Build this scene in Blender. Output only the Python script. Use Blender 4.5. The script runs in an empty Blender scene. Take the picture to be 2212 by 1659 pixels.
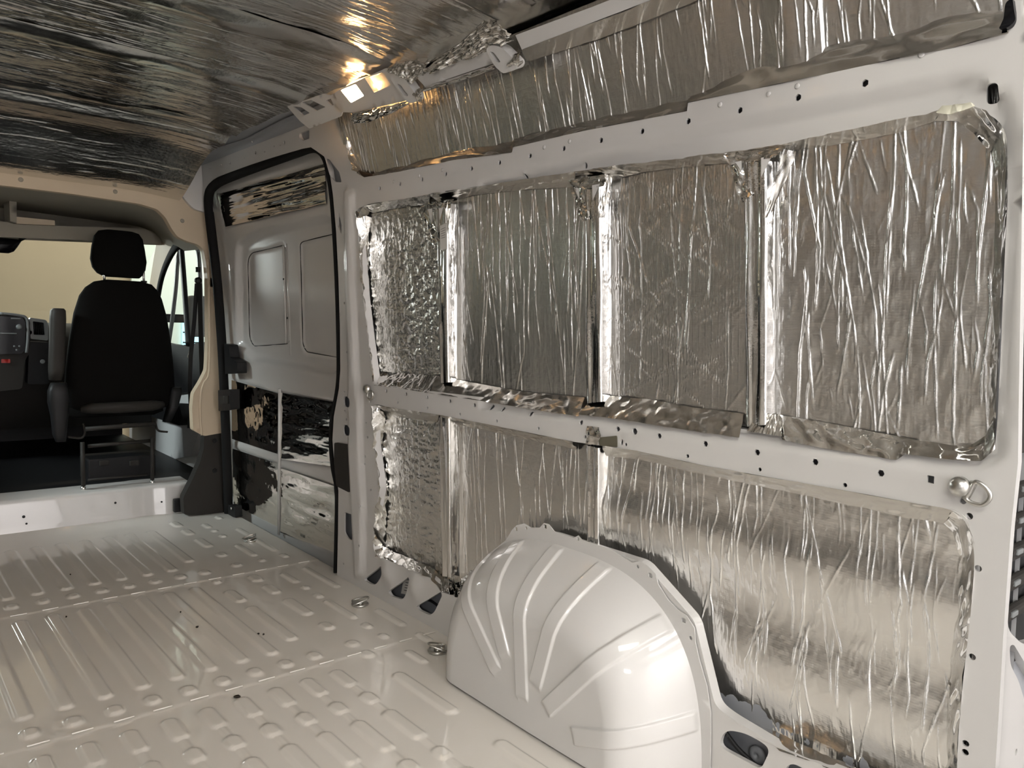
import bpy, bmesh, math, random
import numpy as np
from mathutils import Vector, Matrix
from mathutils.geometry import delaunay_2d_cdt

# ------------------------------------------------------------------ camera, world, lights, exposure
scene = bpy.context.scene
COL = scene.collection
F_PX = 1661.2335
RC = np.array([[0.75727343, -0.65215795, 0.03502799],      # camera right
               [0.02192545, 0.07898954, 0.9966343],        # camera up
               [0.65272982, 0.75395667, -0.07411554]])     # camera forward
CAM = np.array([-0.648, 0.0, 1.0965])
cam_d = bpy.data.cameras.new('camera'); cam_o = bpy.data.objects.new('camera', cam_d); COL.objects.link(cam_o)
cam_d.sensor_fit = 'HORIZONTAL'; cam_d.sensor_width = 36.0; cam_d.lens = F_PX / 2212 * 36.0
cam_d.clip_start = 0.02; cam_d.clip_end = 60
m = Matrix(((RC[0][0], RC[1][0], -RC[2][0], CAM[0]), (RC[0][1], RC[1][1], -RC[2][1], CAM[1]),
            (RC[0][2], RC[1][2], -RC[2][2], CAM[2]), (0, 0, 0, 1)))
cam_o.matrix_world = m
scene.camera = cam_o

w = bpy.data.worlds.new('world'); scene.world = w; w.use_nodes = True
w.node_tree.nodes['Background'].inputs['Color'].default_value = (0.9, 0.9, 0.88, 1)
w.node_tree.nodes['Background'].inputs['Strength'].default_value = 0.15

def area(name, loc, target, sx, sy, power, color):
    d = bpy.data.lights.new(name, 'AREA'); d.shape = 'RECTANGLE'; d.size = sx; d.size_y = sy
    d.energy = power; d.color = color
    o = bpy.data.objects.new(name, d); COL.objects.link(o); o.location = loc
    o.rotation_euler = (Vector(target) - Vector(loc)).to_track_quat('-Z', 'Y').to_euler()
    return o
# garage luminaires: two long fittings behind the van, one beyond the windscreen; added fills among them
area('garage_lamp_rear_left', (-1.5, -1.0, 3.15), (0.2, 1.5, 0.0), 1.8, 0.4, 21, (1.0, 0.975, 0.86))
area('garage_lamp_rear_mid', (0.6, -2.6, 3.2), (0.2, 0.8, 0.0), 1.8, 0.4, 16, (1.0, 0.97, 0.92))
area('bounce_fill_rear_wall', (0.4, -3.6, 3.1), (0.0, -5.4, 1.2), 2.4, 0.5, 430, (1.0, 0.955, 0.95))  # added fill: washes the unseen back wall for soft bounce into the van
area('crease_sparkle_fill', (-2.9, -2.4, 2.1), (0.7, 0.9, 1.0), 0.9, 0.3, 17, (1.0, 0.98, 0.98))  # added low light, small so the foil creases sparkle
area('garage_lamp_front', (1.2, 7.6, 2.9), (1.2, 8.8, 1.0), 1.2, 0.4, 11, (1.0, 0.86, 0.62))
area('front_right_wall_fill', (3.2, 7.2, 2.9), (3.2, 9.4, 1.0), 1.2, 0.4, 34, (0.93, 1.0, 0.95))  # added light to brighten the pale wall beyond the door window
area('garage_lamp_left', (-2.8, 4.9, 2.4), (-0.6, 4.9, 1.1), 1.2, 0.5, 45, (0.88, 1.0, 1.0))
area('garage_lamp_ahead', (-0.20, 7.4, 1.55), (0.9, 3.4, 1.28), 0.5, 0.4, 16, (0.93, 1.0, 0.98))

scene.view_settings.view_transform = 'Standard'
scene.view_settings.look = 'None'
scene.view_settings.exposure = 1.05
scene.view_settings.gamma = 1.0
scene.view_settings.use_curve_mapping = False
scene.cycles.max_bounces = 5
scene.cycles.diffuse_bounces = 3
scene.cycles.glossy_bounces = 4
scene.cycles.use_adaptive_sampling = True
scene.cycles.adaptive_threshold = 0.10
scene.cycles.adaptive_min_samples = 16
scene.cycles.transparent_max_bounces = 10
scene.cycles.caustics_reflective = True
scene.cycles.sample_clamp_indirect = 4.0

# ------------------------------------------------------------------ geometry of the place
TUM = 0.07791                                              # the side wall leans inwards by this much per metre
def xw(z): return 0.852 - TUM * (z - 1.0965)
def ray(px, py):
    d = np.array([(px - 1106) / F_PX, -(py - 829.5) / F_PX, 1.0]); return d @ RC
def wl(px, py, off=0.0):                                   # point of the right wall plane (y, z)
    d = ray(px, py); s = (1.5 + off) / (d[0] + TUM * d[2]); P = CAM + d * s; return (P[1], P[2])
def WP(pts, off=0.0): return [wl(a, b, off) for a, b in pts]
def mw(y, z, d=0.0): return (xw(z) + d, y, z)
def w3(px, py, off=0.0): y, z = wl(px, py, off); return np.array(mw(y, z, off))
def atY(px, py, y): d = ray(px, py); return CAM + d * (y / d[1])
def atX(px, py, x): d = ray(px, py); return CAM + d * ((x - CAM[0]) / d[0])
def atZ(px, py, z): d = ray(px, py); return CAM + d * ((z - CAM[2]) / d[2])
def atP(px, py, p0, n):
    d = ray(px, py); n = np.array(n, float); return CAM + d * (np.dot(np.array(p0) - CAM, n) / np.dot(d, n))

# ------------------------------------------------------------------ materials
def mat(name, col, rough=0.5, metal=0.0, coat=0.0, spec=0.5, bump=None, var=None):
    M = bpy.data.materials.new(name); M.use_nodes = True
    nt = M.node_tree; b = nt.nodes['Principled BSDF']
    b.inputs['Base Color'].default_value = (*col, 1); b.inputs['Roughness'].default_value = rough
    b.inputs['Metallic'].default_value = metal; b.inputs['Coat Weight'].default_value = coat
    b.inputs['Specular IOR Level'].default_value = spec; b.inputs['Coat Roughness'].default_value = 0.04
    tc = nt.nodes.new('ShaderNodeTexCoord')
    if bump:
        scale, dist, kind = bump
        if kind == 'voronoi':
            t = nt.nodes.new('ShaderNodeTexVoronoi'); t.feature = 'DISTANCE_TO_EDGE'
        else:
            t = nt.nodes.new('ShaderNodeTexNoise'); t.inputs['Detail'].default_value = 4
        t.inputs['Scale'].default_value = scale
        nt.links.new(tc.outputs['Object'], t.inputs['Vector'])
        bp = nt.nodes.new('ShaderNodeBump'); bp.inputs['Distance'].default_value = dist; bp.inputs['Strength'].default_value = 1.0
        nt.links.new(t.outputs[0], bp.inputs['Height']); nt.links.new(bp.outputs[0], b.inputs['Normal'])
    if var:
        scale, amt = var
        t = nt.nodes.new('ShaderNodeTexNoise'); t.inputs['Scale'].default_value = scale; t.inputs['Detail'].default_value = 3
        nt.links.new(tc.outputs['Object'], t.inputs['Vector'])
        r = nt.nodes.new('ShaderNodeMapRange'); r.inputs['To Min'].default_value = 1 - amt; r.inputs['To Max'].default_value = 1 + amt
        nt.links.new(t.outputs[0], r.inputs['Value'])
        mx = nt.nodes.new('ShaderNodeMix'); mx.data_type = 'RGBA'; mx.blend_type = 'MULTIPLY'; mx.inputs['Factor'].default_value = 1
        mx.inputs['A'].default_value = (*col, 1); nt.links.new(r.outputs[0], mx.inputs['B']); nt.links.new(mx.outputs['Result'], b.inputs['Base Color'])
    return M

def foil_mat(name, col, rough, axis, scrim=0.00012, crumple=0.0006, cr_scale=55.0, pitch=0.0055):
    """reinforced foil: fine scrim grid plus small crumples as bump; axis = the axis normal to the sheet"""
    M = bpy.data.materials.new(name); M.use_nodes = True
    nt = M.node_tree; N = nt.nodes; L = nt.links; b = N['Principled BSDF']
    b.inputs['Base Color'].default_value = (*col, 1); b.inputs['Metallic'].default_value = 1.0
    b.inputs['Roughness'].default_value = rough
    tc = N.new('ShaderNodeTexCoord')
    sep = N.new('ShaderNodeSeparateXYZ'); L.new(tc.outputs['Object'], sep.inputs[0])
    ax = {'x': ('Y', 'Z'), 'z': ('X', 'Y')}[axis]
    s = []
    for a in ax:
        k = N.new('ShaderNodeMath'); k.operation = 'MULTIPLY'; k.inputs[1].default_value = 2 * math.pi / pitch
        L.new(sep.outputs[a], k.inputs[0])
        c = N.new('ShaderNodeMath'); c.operation = 'COSINE'; L.new(k.outputs[0], c.inputs[0])
        p = N.new('ShaderNodeMath'); p.operation = 'MAXIMUM'; p.inputs[1].default_value = 0.6; L.new(c.outputs[0], p.inputs[0]); s.append(p)
    ad = N.new('ShaderNodeMath'); ad.operation = 'ADD'; L.new(s[0].outputs[0], ad.inputs[0]); L.new(s[1].outputs[0], ad.inputs[1])
    v = N.new('ShaderNodeTexVoronoi'); v.feature = 'F1'; v.inputs['Scale'].default_value = cr_scale
    ns = N.new('ShaderNodeTexNoise'); ns.inputs['Scale'].default_value = 30; ns.inputs['Detail'].default_value = 3
    L.new(tc.outputs['Object'], ns.inputs['Vector']); ns.inputs['Detail'].default_value = 1
    mp = N.new('ShaderNodeVectorMath'); mp.operation = 'MULTIPLY_ADD'
    L.new(ns.outputs['Color'], mp.inputs[0]); mp.inputs[1].default_value = (0.02, 0.02, 0.02); L.new(tc.outputs['Object'], mp.inputs[2])
    L.new(mp.outputs[0], v.inputs['Vector'])
    b1 = N.new('ShaderNodeBump'); b1.inputs['Distance'].default_value = crumple; L.new(v.outputs['Distance'], b1.inputs['Height'])
    b2 = N.new('ShaderNodeBump'); b2.inputs['Distance'].default_value = scrim; L.new(ad.outputs[0], b2.inputs['Height']); L.new(b1.outputs[0], b2.inputs['Normal'])
    L.new(b2.outputs[0], b.inputs['Normal'])
    return M

def emit_mat(name, col, strength):
    M = bpy.data.materials.new(name); M.use_nodes = True
    b = M.node_tree.nodes['Principled BSDF']; b.inputs['Base Color'].default_value = (*col, 1)
    b.inputs['Emission Color'].default_value = (*col, 1); b.inputs['Emission Strength'].default_value = strength
    return M

def glass_mat(name, tint):
    M = bpy.data.materials.new(name); M.use_nodes = True
    nt = M.node_tree; nt.nodes.clear()
    o = nt.nodes.new('ShaderNodeOutputMaterial'); t = nt.nodes.new('ShaderNodeBsdfTransparent'); t.inputs[0].default_value = (*tint, 1)
    g = nt.nodes.new('ShaderNodeBsdfGlossy'); g.inputs['Roughness'].default_value = 0.02
    mx = nt.nodes.new('ShaderNodeMixShader'); mx.inputs[0].default_value = 0.05
    nt.links.new(t.outputs[0], mx.inputs[1]); nt.links.new(g.outputs[0], mx.inputs[2]); nt.links.new(mx.outputs[0], o.inputs[0])
    return M

M_PAINT = mat('white_body_paint', (0.655, 0.64, 0.62), 0.35, coat=0.7)
M_PAINT_LIT = mat('body_paint_lit_floor', (0.76, 0.725, 0.665), 0.30, coat=0.9)  # same paint as the walls, lightened as if more strongly lit
M_PRIMER = mat('grey_primer', (0.30, 0.31, 0.33), 0.5)
M_SKIN = mat('outer_skin_paint', (0.45, 0.45, 0.46), 0.45)
M_FOIL = foil_mat('reinforced_foil', (0.83, 0.82, 0.80), 0.24, 'x', scrim=0.0001, crumple=0.00035, cr_scale=70)
M_FOILQ = foil_mat('quilted_reinforced_foil', (0.80, 0.79, 0.76), 0.24, 'x', scrim=0.00025, crumple=0.0009, cr_scale=90, pitch=0.006)
M_FOILR = foil_mat('roof_reinforced_foil', (0.82, 0.81, 0.79), 0.20, 'z', scrim=0.0001, crumple=0.0005, cr_scale=60)
M_TAPE = mat('aluminium_tape', (0.86, 0.85, 0.83), 0.09, metal=1.0, bump=(28, 0.0012, 'noise'))
M_TAPED = mat('dull_aluminium_tape', (0.74, 0.72, 0.69), 0.18, metal=1.0, bump=(40, 0.0008, 'noise'))
M_MYLAR = mat('shiny_door_foil', (0.80, 0.78, 0.73), 0.05, metal=1.0, bump=(22, 0.0005, 'noise'))
M_RUBBER = mat('black_rubber', (0.010, 0.010, 0.010), 0.8, spec=0.2)
M_BLACK = mat('black_plastic', (0.011, 0.011, 0.012), 0.5, spec=0.3)
M_DGREY = mat('dark_grey_plastic', (0.028, 0.025, 0.022), 0.65, spec=0.3, bump=(400, 0.0003, 'noise'))
M_FABRIC = mat('black_seat_fabric', (0.006, 0.0055, 0.005), 0.95, spec=0.1, bump=(900, 0.0005, 'noise'))
M_BEIGE = mat('beige_trim_plastic', (0.62, 0.51, 0.37), 0.6, bump=(300, 0.0003, 'noise'))
M_LINER = mat('grey_headliner', (0.36, 0.33, 0.27), 0.8)
M_CHROME = mat('zinc_steel', (0.62, 0.61, 0.58), 0.28, metal=1.0)
M_GLOSSB = mat('gloss_black', (0.006, 0.006, 0.008), 0.18, spec=0.25)
M_SILVER = mat('silver_plastic', (0.20, 0.21, 0.21), 0.4)
M_RED = mat('red_button', (0.45, 0.02, 0.015), 0.4)
M_PAPER = mat('paper_label', (0.62, 0.60, 0.56), 0.7)
M_INK = mat('label_ink', (0.06, 0.06, 0.06), 0.7)
M_OLIVE = mat('olive_tape', (0.13, 0.12, 0.085), 0.4)
M_BROWN = mat('brown_cable_sleeve', (0.03, 0.018, 0.01), 0.6)
M_LAMP = emit_mat('warm_lamp_lens', (1.0, 0.58, 0.24), 80.0)
M_GLASS = glass_mat('clear_glass', (0.94, 0.96, 0.94))
M_CREAM = mat('cream_garage_wall', (0.40, 0.325, 0.225), 0.8, var=(0.8, 0.10))
M_PALE = mat('pale_garage_wall', (0.60, 0.60, 0.60), 0.8)
M_CONC = mat('grey_concrete', (0.33, 0.32, 0.30), 0.7, var=(3, 0.1))
M_BLUEW = emit_mat('daylight_window_pane', (0.25, 0.5, 0.62), 1.3)
M_PALE2 = mat('pale_green_garage_wall', (0.70, 0.76, 0.68), 0.8)
M_MASK = mat('cream_masking_tape', (0.66, 0.64, 0.52), 0.6)
M_SEAM = mat('seam_sealer', (0.62, 0.60, 0.56), 0.4)
M_DIRT = mat('dark_debris', (0.02, 0.016, 0.012), 0.8)

# ------------------------------------------------------------------ mesh helpers
def link(name, V, Fc, material, parent=None, smooth=True, base=None):
    me = bpy.data.meshes.new(name)
    V = np.asarray(V, float)
    org = np.zeros(3)
    if parent is None:
        lo, hi = V.min(0), V.max(0); org = np.array([(lo[0] + hi[0]) / 2, (lo[1] + hi[1]) / 2, lo[2]])
        V = V - org
    if isinstance(Fc, np.ndarray):
        n, k = Fc.shape
        me.vertices.add(len(V)); me.vertices.foreach_set('co', V.astype(np.float32).ravel())
        me.loops.add(n * k); me.loops.foreach_set('vertex_index', Fc.astype(np.int32).ravel())
        me.polygons.add(n); me.polygons.foreach_set('loop_start', np.arange(0, n * k, k, dtype=np.int32))
        me.update(calc_edges=True); me.validate()
    else:
        me.from_pydata([tuple(v) for v in V], [], [tuple(f) for f in Fc]); me.update()
    if smooth:
        me.polygons.foreach_set('use_smooth', [True] * len(me.polygons))
    me.materials.append(material)
    o = bpy.data.objects.new(name, me); COL.objects.link(o)
    if parent is None: o.location = org
    else:
        o.parent = parent
        loc = Vector((0, 0, 0)); p = parent
        while p is not None: loc += p.location; p = p.parent
        o.location = -loc
    return o
def tag(o, label, cat, group=None):
    o['label'] = label; o['category'] = cat
    if group: o['group'] = group
    return o
def structure(o): o['kind'] = 'structure'; return o
def thing(name, loc, label, cat, group=None):
    o = bpy.data.objects.new(name, None); COL.objects.link(o); o.location = loc; o.empty_display_size = 0.05
    return tag(o, label, cat, group)

class MB:
    def __init__(s): s.V = []; s.F = []
    def add(s, V, F):
        n = len(s.V); s.V += [tuple(v) for v in V]; s.F += [tuple(i + n for i in f) for f in F]
    def build(s, name, material, parent=None, smooth=False): return link(name, s.V, s.F, material, parent, smooth)

def box_mesh(c, size, bev=0.0, seg=2, rot=None):
    bm = bmesh.new(); bmesh.ops.create_cube(bm, size=1.0)
    for v in bm.verts: v.co = Vector((v.co.x * size[0], v.co.y * size[1], v.co.z * size[2]))
    if bev: bmesh.ops.bevel(bm, geom=list(bm.edges), offset=bev, segments=seg, affect='EDGES', profile=0.5)
    if rot is not None:
        for v in bm.verts: v.co = rot @ v.co
    bm.verts.index_update()
    V = [(v.co.x + c[0], v.co.y + c[1], v.co.z + c[2]) for v in bm.verts]; F = [[v.index for v in f.verts] for f in bm.faces]
    bm.free(); return V, F
def rbox(name, c, size, material, parent=None, bev=0.004, seg=2, rot=None, smooth=False):
    V, F = box_mesh(c, size, bev, seg, rot); return link(name, V, F, material, parent, smooth)

def tube_mesh(P, r, n=10, closed=False, cap=True, flat=1.0):
    P = [Vector(p) for p in P]; m_ = len(P); R_ = r if hasattr(r, '__len__') else [r] * m_
    V = []; F = []; up = None
    for i, p in enumerate(P):
        a = P[(i - 1) % m_] if (closed or i > 0) else P[i]; b = P[(i + 1) % m_] if (closed or i < m_ - 1) else P[i]
        t = (b - a).normalized()
        if up is None:
            up = Vector((0, 0, 1)) if abs(t.z) < 0.9 else Vector((1, 0, 0))
        s = t.cross(up).normalized(); u = s.cross(t).normalized(); up = u
        for k in range(n):
            A = 2 * math.pi * k / n; V.append(p + s * (math.cos(A) * R_[i]) + u * (math.sin(A) * R_[i] * flat))
    rng = m_ if closed else m_ - 1
    for i in range(rng):
        j = (i + 1) % m_
        for k in range(n): F.append((i * n + k, i * n + (k + 1) % n, j * n + (k + 1) % n, j * n + k))
    if cap and not closed: F.append(tuple(range(n))[::-1]); F.append(tuple((m_ - 1) * n + k for k in range(n)))
    return V, F
def tube(name, P, r, material, parent=None, n=10, closed=False, flat=1.0):
    V, F = tube_mesh(P, r, n, closed, True, flat); return link(name, V, F, material, parent, True)
def smoothpath(P, n=8, closed=False):
    P = [np.array(p, float) for p in P]; out = []; m_ = len(P)
    for i in range(m_ if closed else m_ - 1):
        p0 = P[(i - 1) % m_] if closed or i > 0 else P[i]; p1 = P[i]; p2 = P[(i + 1) % m_]; p3 = P[(i + 2) % m_] if closed or i < m_ - 2 else p2
        for k in range(n):
            t = k / n; out.append(0.5 * ((2 * p1) + (p2 - p0) * t + (2 * p0 - 5 * p1 + 4 * p2 - p3) * t * t + (3 * p1 - p0 - 3 * p2 + p3) * t ** 3))
    if not closed: out.append(P[-1])
    return out

def lathe_mesh(prof, c, axis, n=20):
    a = Vector(axis).normalized(); s = a.orthogonal().normalized(); u = a.cross(s); c = Vector(c); V = []; F = []
    for r, h in prof:
        for k in range(n):
            A = 2 * math.pi * k / n; V.append(c + a * h + s * (r * math.cos(A)) + u * (r * math.sin(A)))
    for i in range(len(prof) - 1):
        for k in range(n): F.append((i * n + k, i * n + (k + 1) % n, (i + 1) * n + (k + 1) % n, (i + 1) * n + k))
    F.append(tuple(range(n))[::-1]); F.append(tuple((len(prof) - 1) * n + k for k in range(n)))
    return V, F
def lathe(name, prof, c, axis, material, parent=None, n=20, smooth=True):
    V, F = lathe_mesh(prof, c, axis, n); return link(name, V, F, material, parent, smooth)

def loft(name, rings, material, parent=None, caps=True):
    n = len(rings[0]); V = []; F = []
    for r in rings: V += [tuple(p) for p in r]
    for i in range(len(rings) - 1):
        for k in range(n): F.append((i * n + k, i * n + (k + 1) % n, (i + 1) * n + (k + 1) % n, (i + 1) * n + k))
    if caps: F.append(tuple(range(n))[::-1]); F.append(tuple((len(rings) - 1) * n + k for k in range(n)))
    return link(name, V, F, material, parent, True)

# ---- 2-D loops
def densify(loop, res):
    out = []
    for i in range(len(loop)):
        a = np.array(loop[i]); b = np.array(loop[(i + 1) % len(loop)]); n = max(1, int(math.ceil(np.linalg.norm(b - a) / res)))
        for k in range(n): out.append(tuple(a + (b - a) * k / n))
    return out
def rounded(loop, r, n=5):
    out = []; m_ = len(loop)
    rr = r if hasattr(r, '__len__') else [r] * m_
    for i in range(m_):
        p = np.array(loop[i]); a = np.array(loop[i - 1]); b = np.array(loop[(i + 1) % m_])
        la = np.linalg.norm(a - p); lb = np.linalg.norm(b - p); d = min(rr[i], la * 0.48, lb * 0.48)
        A = p + (a - p) / la * d; B = p + (b - p) / lb * d
        for k in range(n + 1):
            t = k / n; out.append(tuple((1 - t) ** 2 * A + 2 * t * (1 - t) * p + t * t * B))
    return out
def circ(c, r, n=6, ry=None, ph=0.0):
    ry = ry or r; return [(c[0] + r * math.cos(2 * math.pi * k / n + ph), c[1] + ry * math.sin(2 * math.pi * k / n + ph)) for k in range(n)]
def inside(pts, loop):
    x = pts[:, 0]; y = pts[:, 1]; c = np.zeros(len(pts), bool); L = np.array(loop)
    x0, y0 = L[:, 0], L[:, 1]; x1, y1 = np.roll(x0, -1), np.roll(y0, -1)
    for i in range(len(L)):
        if y0[i] == y1[i]: continue
        k = (y0[i] > y) != (y1[i] > y)
        c ^= k & (x < (x1[i] - x0[i]) * (y - y0[i]) / (y1[i] - y0[i]) + x0[i])
    return c
def loopdist(pts, loop, closed=True):
    L = np.array(loop); A = L if closed else L[:-1]; B = np.roll(L, -1, 0) if closed else L[1:]
    D = np.full(len(pts), 1e9)
    for a, b in zip(A, B):
        ab = b - a; q = max(1e-12, ab @ ab); t = np.clip(((pts - a) @ ab) / q, 0, 1); D = np.minimum(D, np.linalg.norm(pts - (a + t[:, None] * ab), axis=1))
    return D
def sstep(x): x = np.clip(x, 0, 1); return x * x * (3 - 2 * x)

def plate(name, outer, holes, mp, material, parent=None, res=0.02, depth=None, rim=0.012, hrim=None, lres=None, smooth=True):
    """sheet with real holes: triangulated (u,v) region mapped by mp(u,v,d); every loop gets a turned-back flange of depth rim"""
    loops = [densify(outer, lres or res)] + [densify(h, lres or res) for h in holes]
    allv = [p for l in loops for p in l]; edges = []; s = 0
    for l in loops: edges += [(s + i, s + (i + 1) % len(l)) for i in range(len(l))]; s += len(l)
    O = np.array(outer); lo, hi = O.min(0), O.max(0)
    gx, gy = np.meshgrid(np.arange(lo[0] + res / 2, hi[0], res), np.arange(lo[1] + res / 2, hi[1], res)); G = np.stack([gx.ravel(), gy.ravel()], 1)
    if len(G):
        k = inside(G, loops[0])
        for l in loops[1:]: k &= ~inside(G, l)
        G = G[k]
        keep = np.ones(len(G), bool)
        for l in loops:
            L = np.array(l)
            for i0 in range(0, len(G), 4000):
                g = G[i0:i0 + 4000]; d = np.min(np.abs(g[:, None, :] - L[None]).max(2), 1); keep[i0:i0 + 4000] &= d > res * 0.35
        G = G[keep]
    vv = [Vector(p) for p in allv] + [Vector(p) for p in G]
    ov, oe, of, _, _, _ = delaunay_2d_cdt(vv, edges, [], 0, 1e-7)
    P = np.array([(v[0], v[1]) for v in ov]); T = np.array([f for f in of if len(f) == 3])
    c = P[T].mean(1); k = inside(c, loops[0])
    for l in loops[1:]: k &= ~inside(c, l)
    T = T[k]
    D = depth(P) if depth is not None else np.zeros(len(P))
    V = [mp(p[0], p[1], d) for p, d in zip(P, D)]; F = [tuple(t) for t in T]
    for li, l in enumerate(loops):
        L = np.array(l); dd = depth(L) if depth is not None else np.zeros(len(L))
        r = rim if li == 0 else (hrim[li - 1] if hrim is not None else rim)
        if not r: continue
        n0 = len(V); n = len(L)
        V += [mp(p[0], p[1], d) for p, d in zip(L, dd)]; V += [mp(p[0], p[1], d + r) for p, d in zip(L, dd)]
        F += [(n0 + i, n0 + (i + 1) % n, n0 + n + (i + 1) % n, n0 + n + i) for i in range(n)]
    return link(name, V, F, material, parent, smooth)

# ---- noise
RNG = np.random.default_rng(7)
def vnoise(nu, nv, fu, fv, seed, octaves=3, ridged=False):
    rng = np.random.default_rng(seed); out = np.zeros((nv, nu)); amp = 1.0
    for o in range(octaves):
        a = max(2, int(fu * 2 ** o) + 2); b = max(2, int(fv * 2 ** o) + 2); g = rng.uniform(-1, 1, (b + 1, a + 1))
        u = np.linspace(0, a - 1.001, nu); v = np.linspace(0, b - 1.001, nv); iu = u.astype(int); iv = v.astype(int)
        su = u - iu; su = su * su * (3 - 2 * su); sv = v - iv; sv = sv * sv * (3 - 2 * sv); sv = sv[:, None]
        n = (g[iv][:, iu] * (1 - su) + g[iv][:, iu + 1] * su) * (1 - sv) + (g[iv + 1][:, iu] * (1 - su) + g[iv + 1][:, iu + 1] * su) * sv
        out += amp * ((1 - 2 * np.abs(n)) if ridged else n); amp *= 0.5
    return out
def creases(nu, nv, du, dv, seed, count, h=(0.0012, 0.003), wd=(0.002, 0.004), wander=0.10, lean=0.0, length=(0.15, 0.6), kink=0.12):
    """narrow pinched ridges running along v, wandering in u, drawn into a height field"""
    rng = np.random.default_rng(seed); H = np.zeros((nv, nu)); W_ = int(max(wd) / du) + 2; offs = np.arange(-W_, W_ + 1)
    for c in range(count):
        ln = int(rng.uniform(*length) * nv) + 6; r0 = int(rng.uniform(-0.1, 1.0) * nv); rows = np.arange(max(0, r0), min(nv, r0 + ln))
        if len(rows) < 4: continue
        slope = rng.normal(lean, wander); st = np.full(len(rows), slope)
        for _ in range(rng.poisson(len(rows) * dv * 10)):
            i = rng.integers(0, len(rows)); st[i:] = rng.normal(lean, wander) + rng.normal(0, kink)
        uc = rng.uniform(0, nu) + np.cumsum(st) * dv / du + np.cumsum(rng.normal(0, 0.22, len(rows))) + rng.normal(0, 0.12, len(rows))
        taper = np.minimum(1, np.minimum(np.arange(len(rows)), len(rows) - 1 - np.arange(len(rows))) / 6.0)
        hh = rng.uniform(*h) * taper * (0.75 + 0.25 * np.sin(np.arange(len(rows)) * rng.uniform(0.1, 0.4) + rng.uniform(0, 6))); ww = rng.uniform(*wd)
        ii = np.floor(uc).astype(int)[:, None] + offs; dist = np.abs(ii - uc[:, None]) * du
        val = hh[:, None] * np.maximum(0, 1 - dist / ww); ok = (ii >= 0) & (ii < nu)
        rr = np.repeat(rows[:, None], len(offs), 1)[ok]; cc = ii[ok]; H[rr, cc] = np.maximum(H[rr, cc], val[ok])
    return H
def gridfaces(nu, nv):
    i = np.arange(nu - 1); j = np.arange(nv - 1); I, J = np.meshgrid(i, j); a = (J * nu + I).ravel()
    return np.stack([a, a + 1, a + nu + 1, a + nu], 1)
def sheet(name, nu, nv, P, material, parent=None):
    return link(name, P.reshape(-1, 3), gridfaces(nu, nv), material, parent, True)

def polyres(P, n):
    P = np.array(P, float); s = np.r_[0, np.cumsum(np.linalg.norm(np.diff(P, axis=0), axis=1))]; t = np.linspace(0, s[-1], n)
    return np.stack([np.interp(t, s, P[:, k]) for k in range(3)], 1)
def ribbon(name, rows, material, parent, nu=80, nv=10, amp=0.003, fu=14, fv=2, seed=1, nrm=(-1, 0, 0), ridged=False, edge=True):
    """surface lofted through polylines (rows); amp = wrinkle height along nrm"""
    R_ = [polyres(r, nu) for r in rows]; k = len(R_); A = np.array(R_); t = np.linspace(0, k - 1, nv); i = np.minimum(t.astype(int), k - 2); f = (t - i)[:, None, None]
    P = A[i] * (1 - f) + A[i + 1] * f
    H = vnoise(nu, nv, fu, fv, seed, 3, ridged) * amp
    P = P + H[..., None] * np.array(nrm, float)
    return sheet(name, nu, nv, P, material, parent)
def W3(pts, off): return [w3(a, b, off) for a, b in pts]

# ================================================================== THE SETTING
def quad(name, pts, material, parent=None): return link(name, pts, [(0, 1, 2, 3)], material, parent, False)
def slab(name, c, size, material, parent=None): return rbox(name, c, size, material, parent, bev=0)

# garage around the van
GZ = -0.62
structure(slab('floor_garage', (0, 2, GZ - 0.05), (12, 16, 0.1), M_CONC))
structure(slab('ceiling_garage', (0, 2, 3.35), (12, 16, 0.1), M_PALE))
structure(slab('wall_garage_front', (0, 9.6, 1.4), (12, 0.1, 4.0), M_CREAM))
structure(slab('wall_garage_back', (0, -5.8, 1.4), (12, 0.1, 4.0), M_PALE))
structure(slab('wall_garage_left', (-5.6, 2, 1.4), (0.1, 16, 4.0), M_PALE))
structure(slab('wall_garage_right', (5.6, 2, 1.4), (0.1, 16, 4.0), M_PALE))
structure(slab('wall_garage_front_right', (3.8, 9.5, 1.4), (4.0, 0.06, 4.0), M_PALE2))
wc = atY(413, 718, 9.45)
gw = structure(slab('window_1', tuple(wc), (0.20, 0.03, 0.36), M_BLUEW))
for k in range(3): slab('glazing_bar', (wc[0], wc[1] - 0.02, wc[2] - 0.12 + 0.12 * k), (0.20, 0.02, 0.015), M_DGREY, gw)

# ---- cargo floor: one stamped sheet; ribs and dimples are real relief
fx = np.r_[np.arange(-0.96, -0.45, 0.015), np.arange(-0.45, 0.975, 0.0048)]
fy = np.arange(0.36, 4.44, 0.0068)
X_, Y_ = np.meshgrid(fx, fy); H = np.zeros_like(X_)
def capsule(xc, ya, yb, hw=0.025, hgt=0.0062, edge=0.010):
    global H
    a = (np.abs(fx - xc) < hw + edge + 0.01); b = (fy > ya - hw - edge) & (fy < yb + hw + edge)
    ia = np.where(a)[0]; ib = np.where(b)[0]
    if not len(ia) or not len(ib): return
    sub = np.ix_(ib, ia); dx = X_[sub] - xc; dy = Y_[sub] - np.clip(Y_[sub], ya + hw, max(ya + hw, yb - hw))
    d = hw - np.sqrt(dx * dx + dy * dy); H[sub] = np.maximum(H[sub], hgt * sstep(d / edge))
cols = [round(-0.91 + 0.1 * k, 3) for k in range(15)]                      # ... -0.01 0.09 ... 0.49
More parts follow.
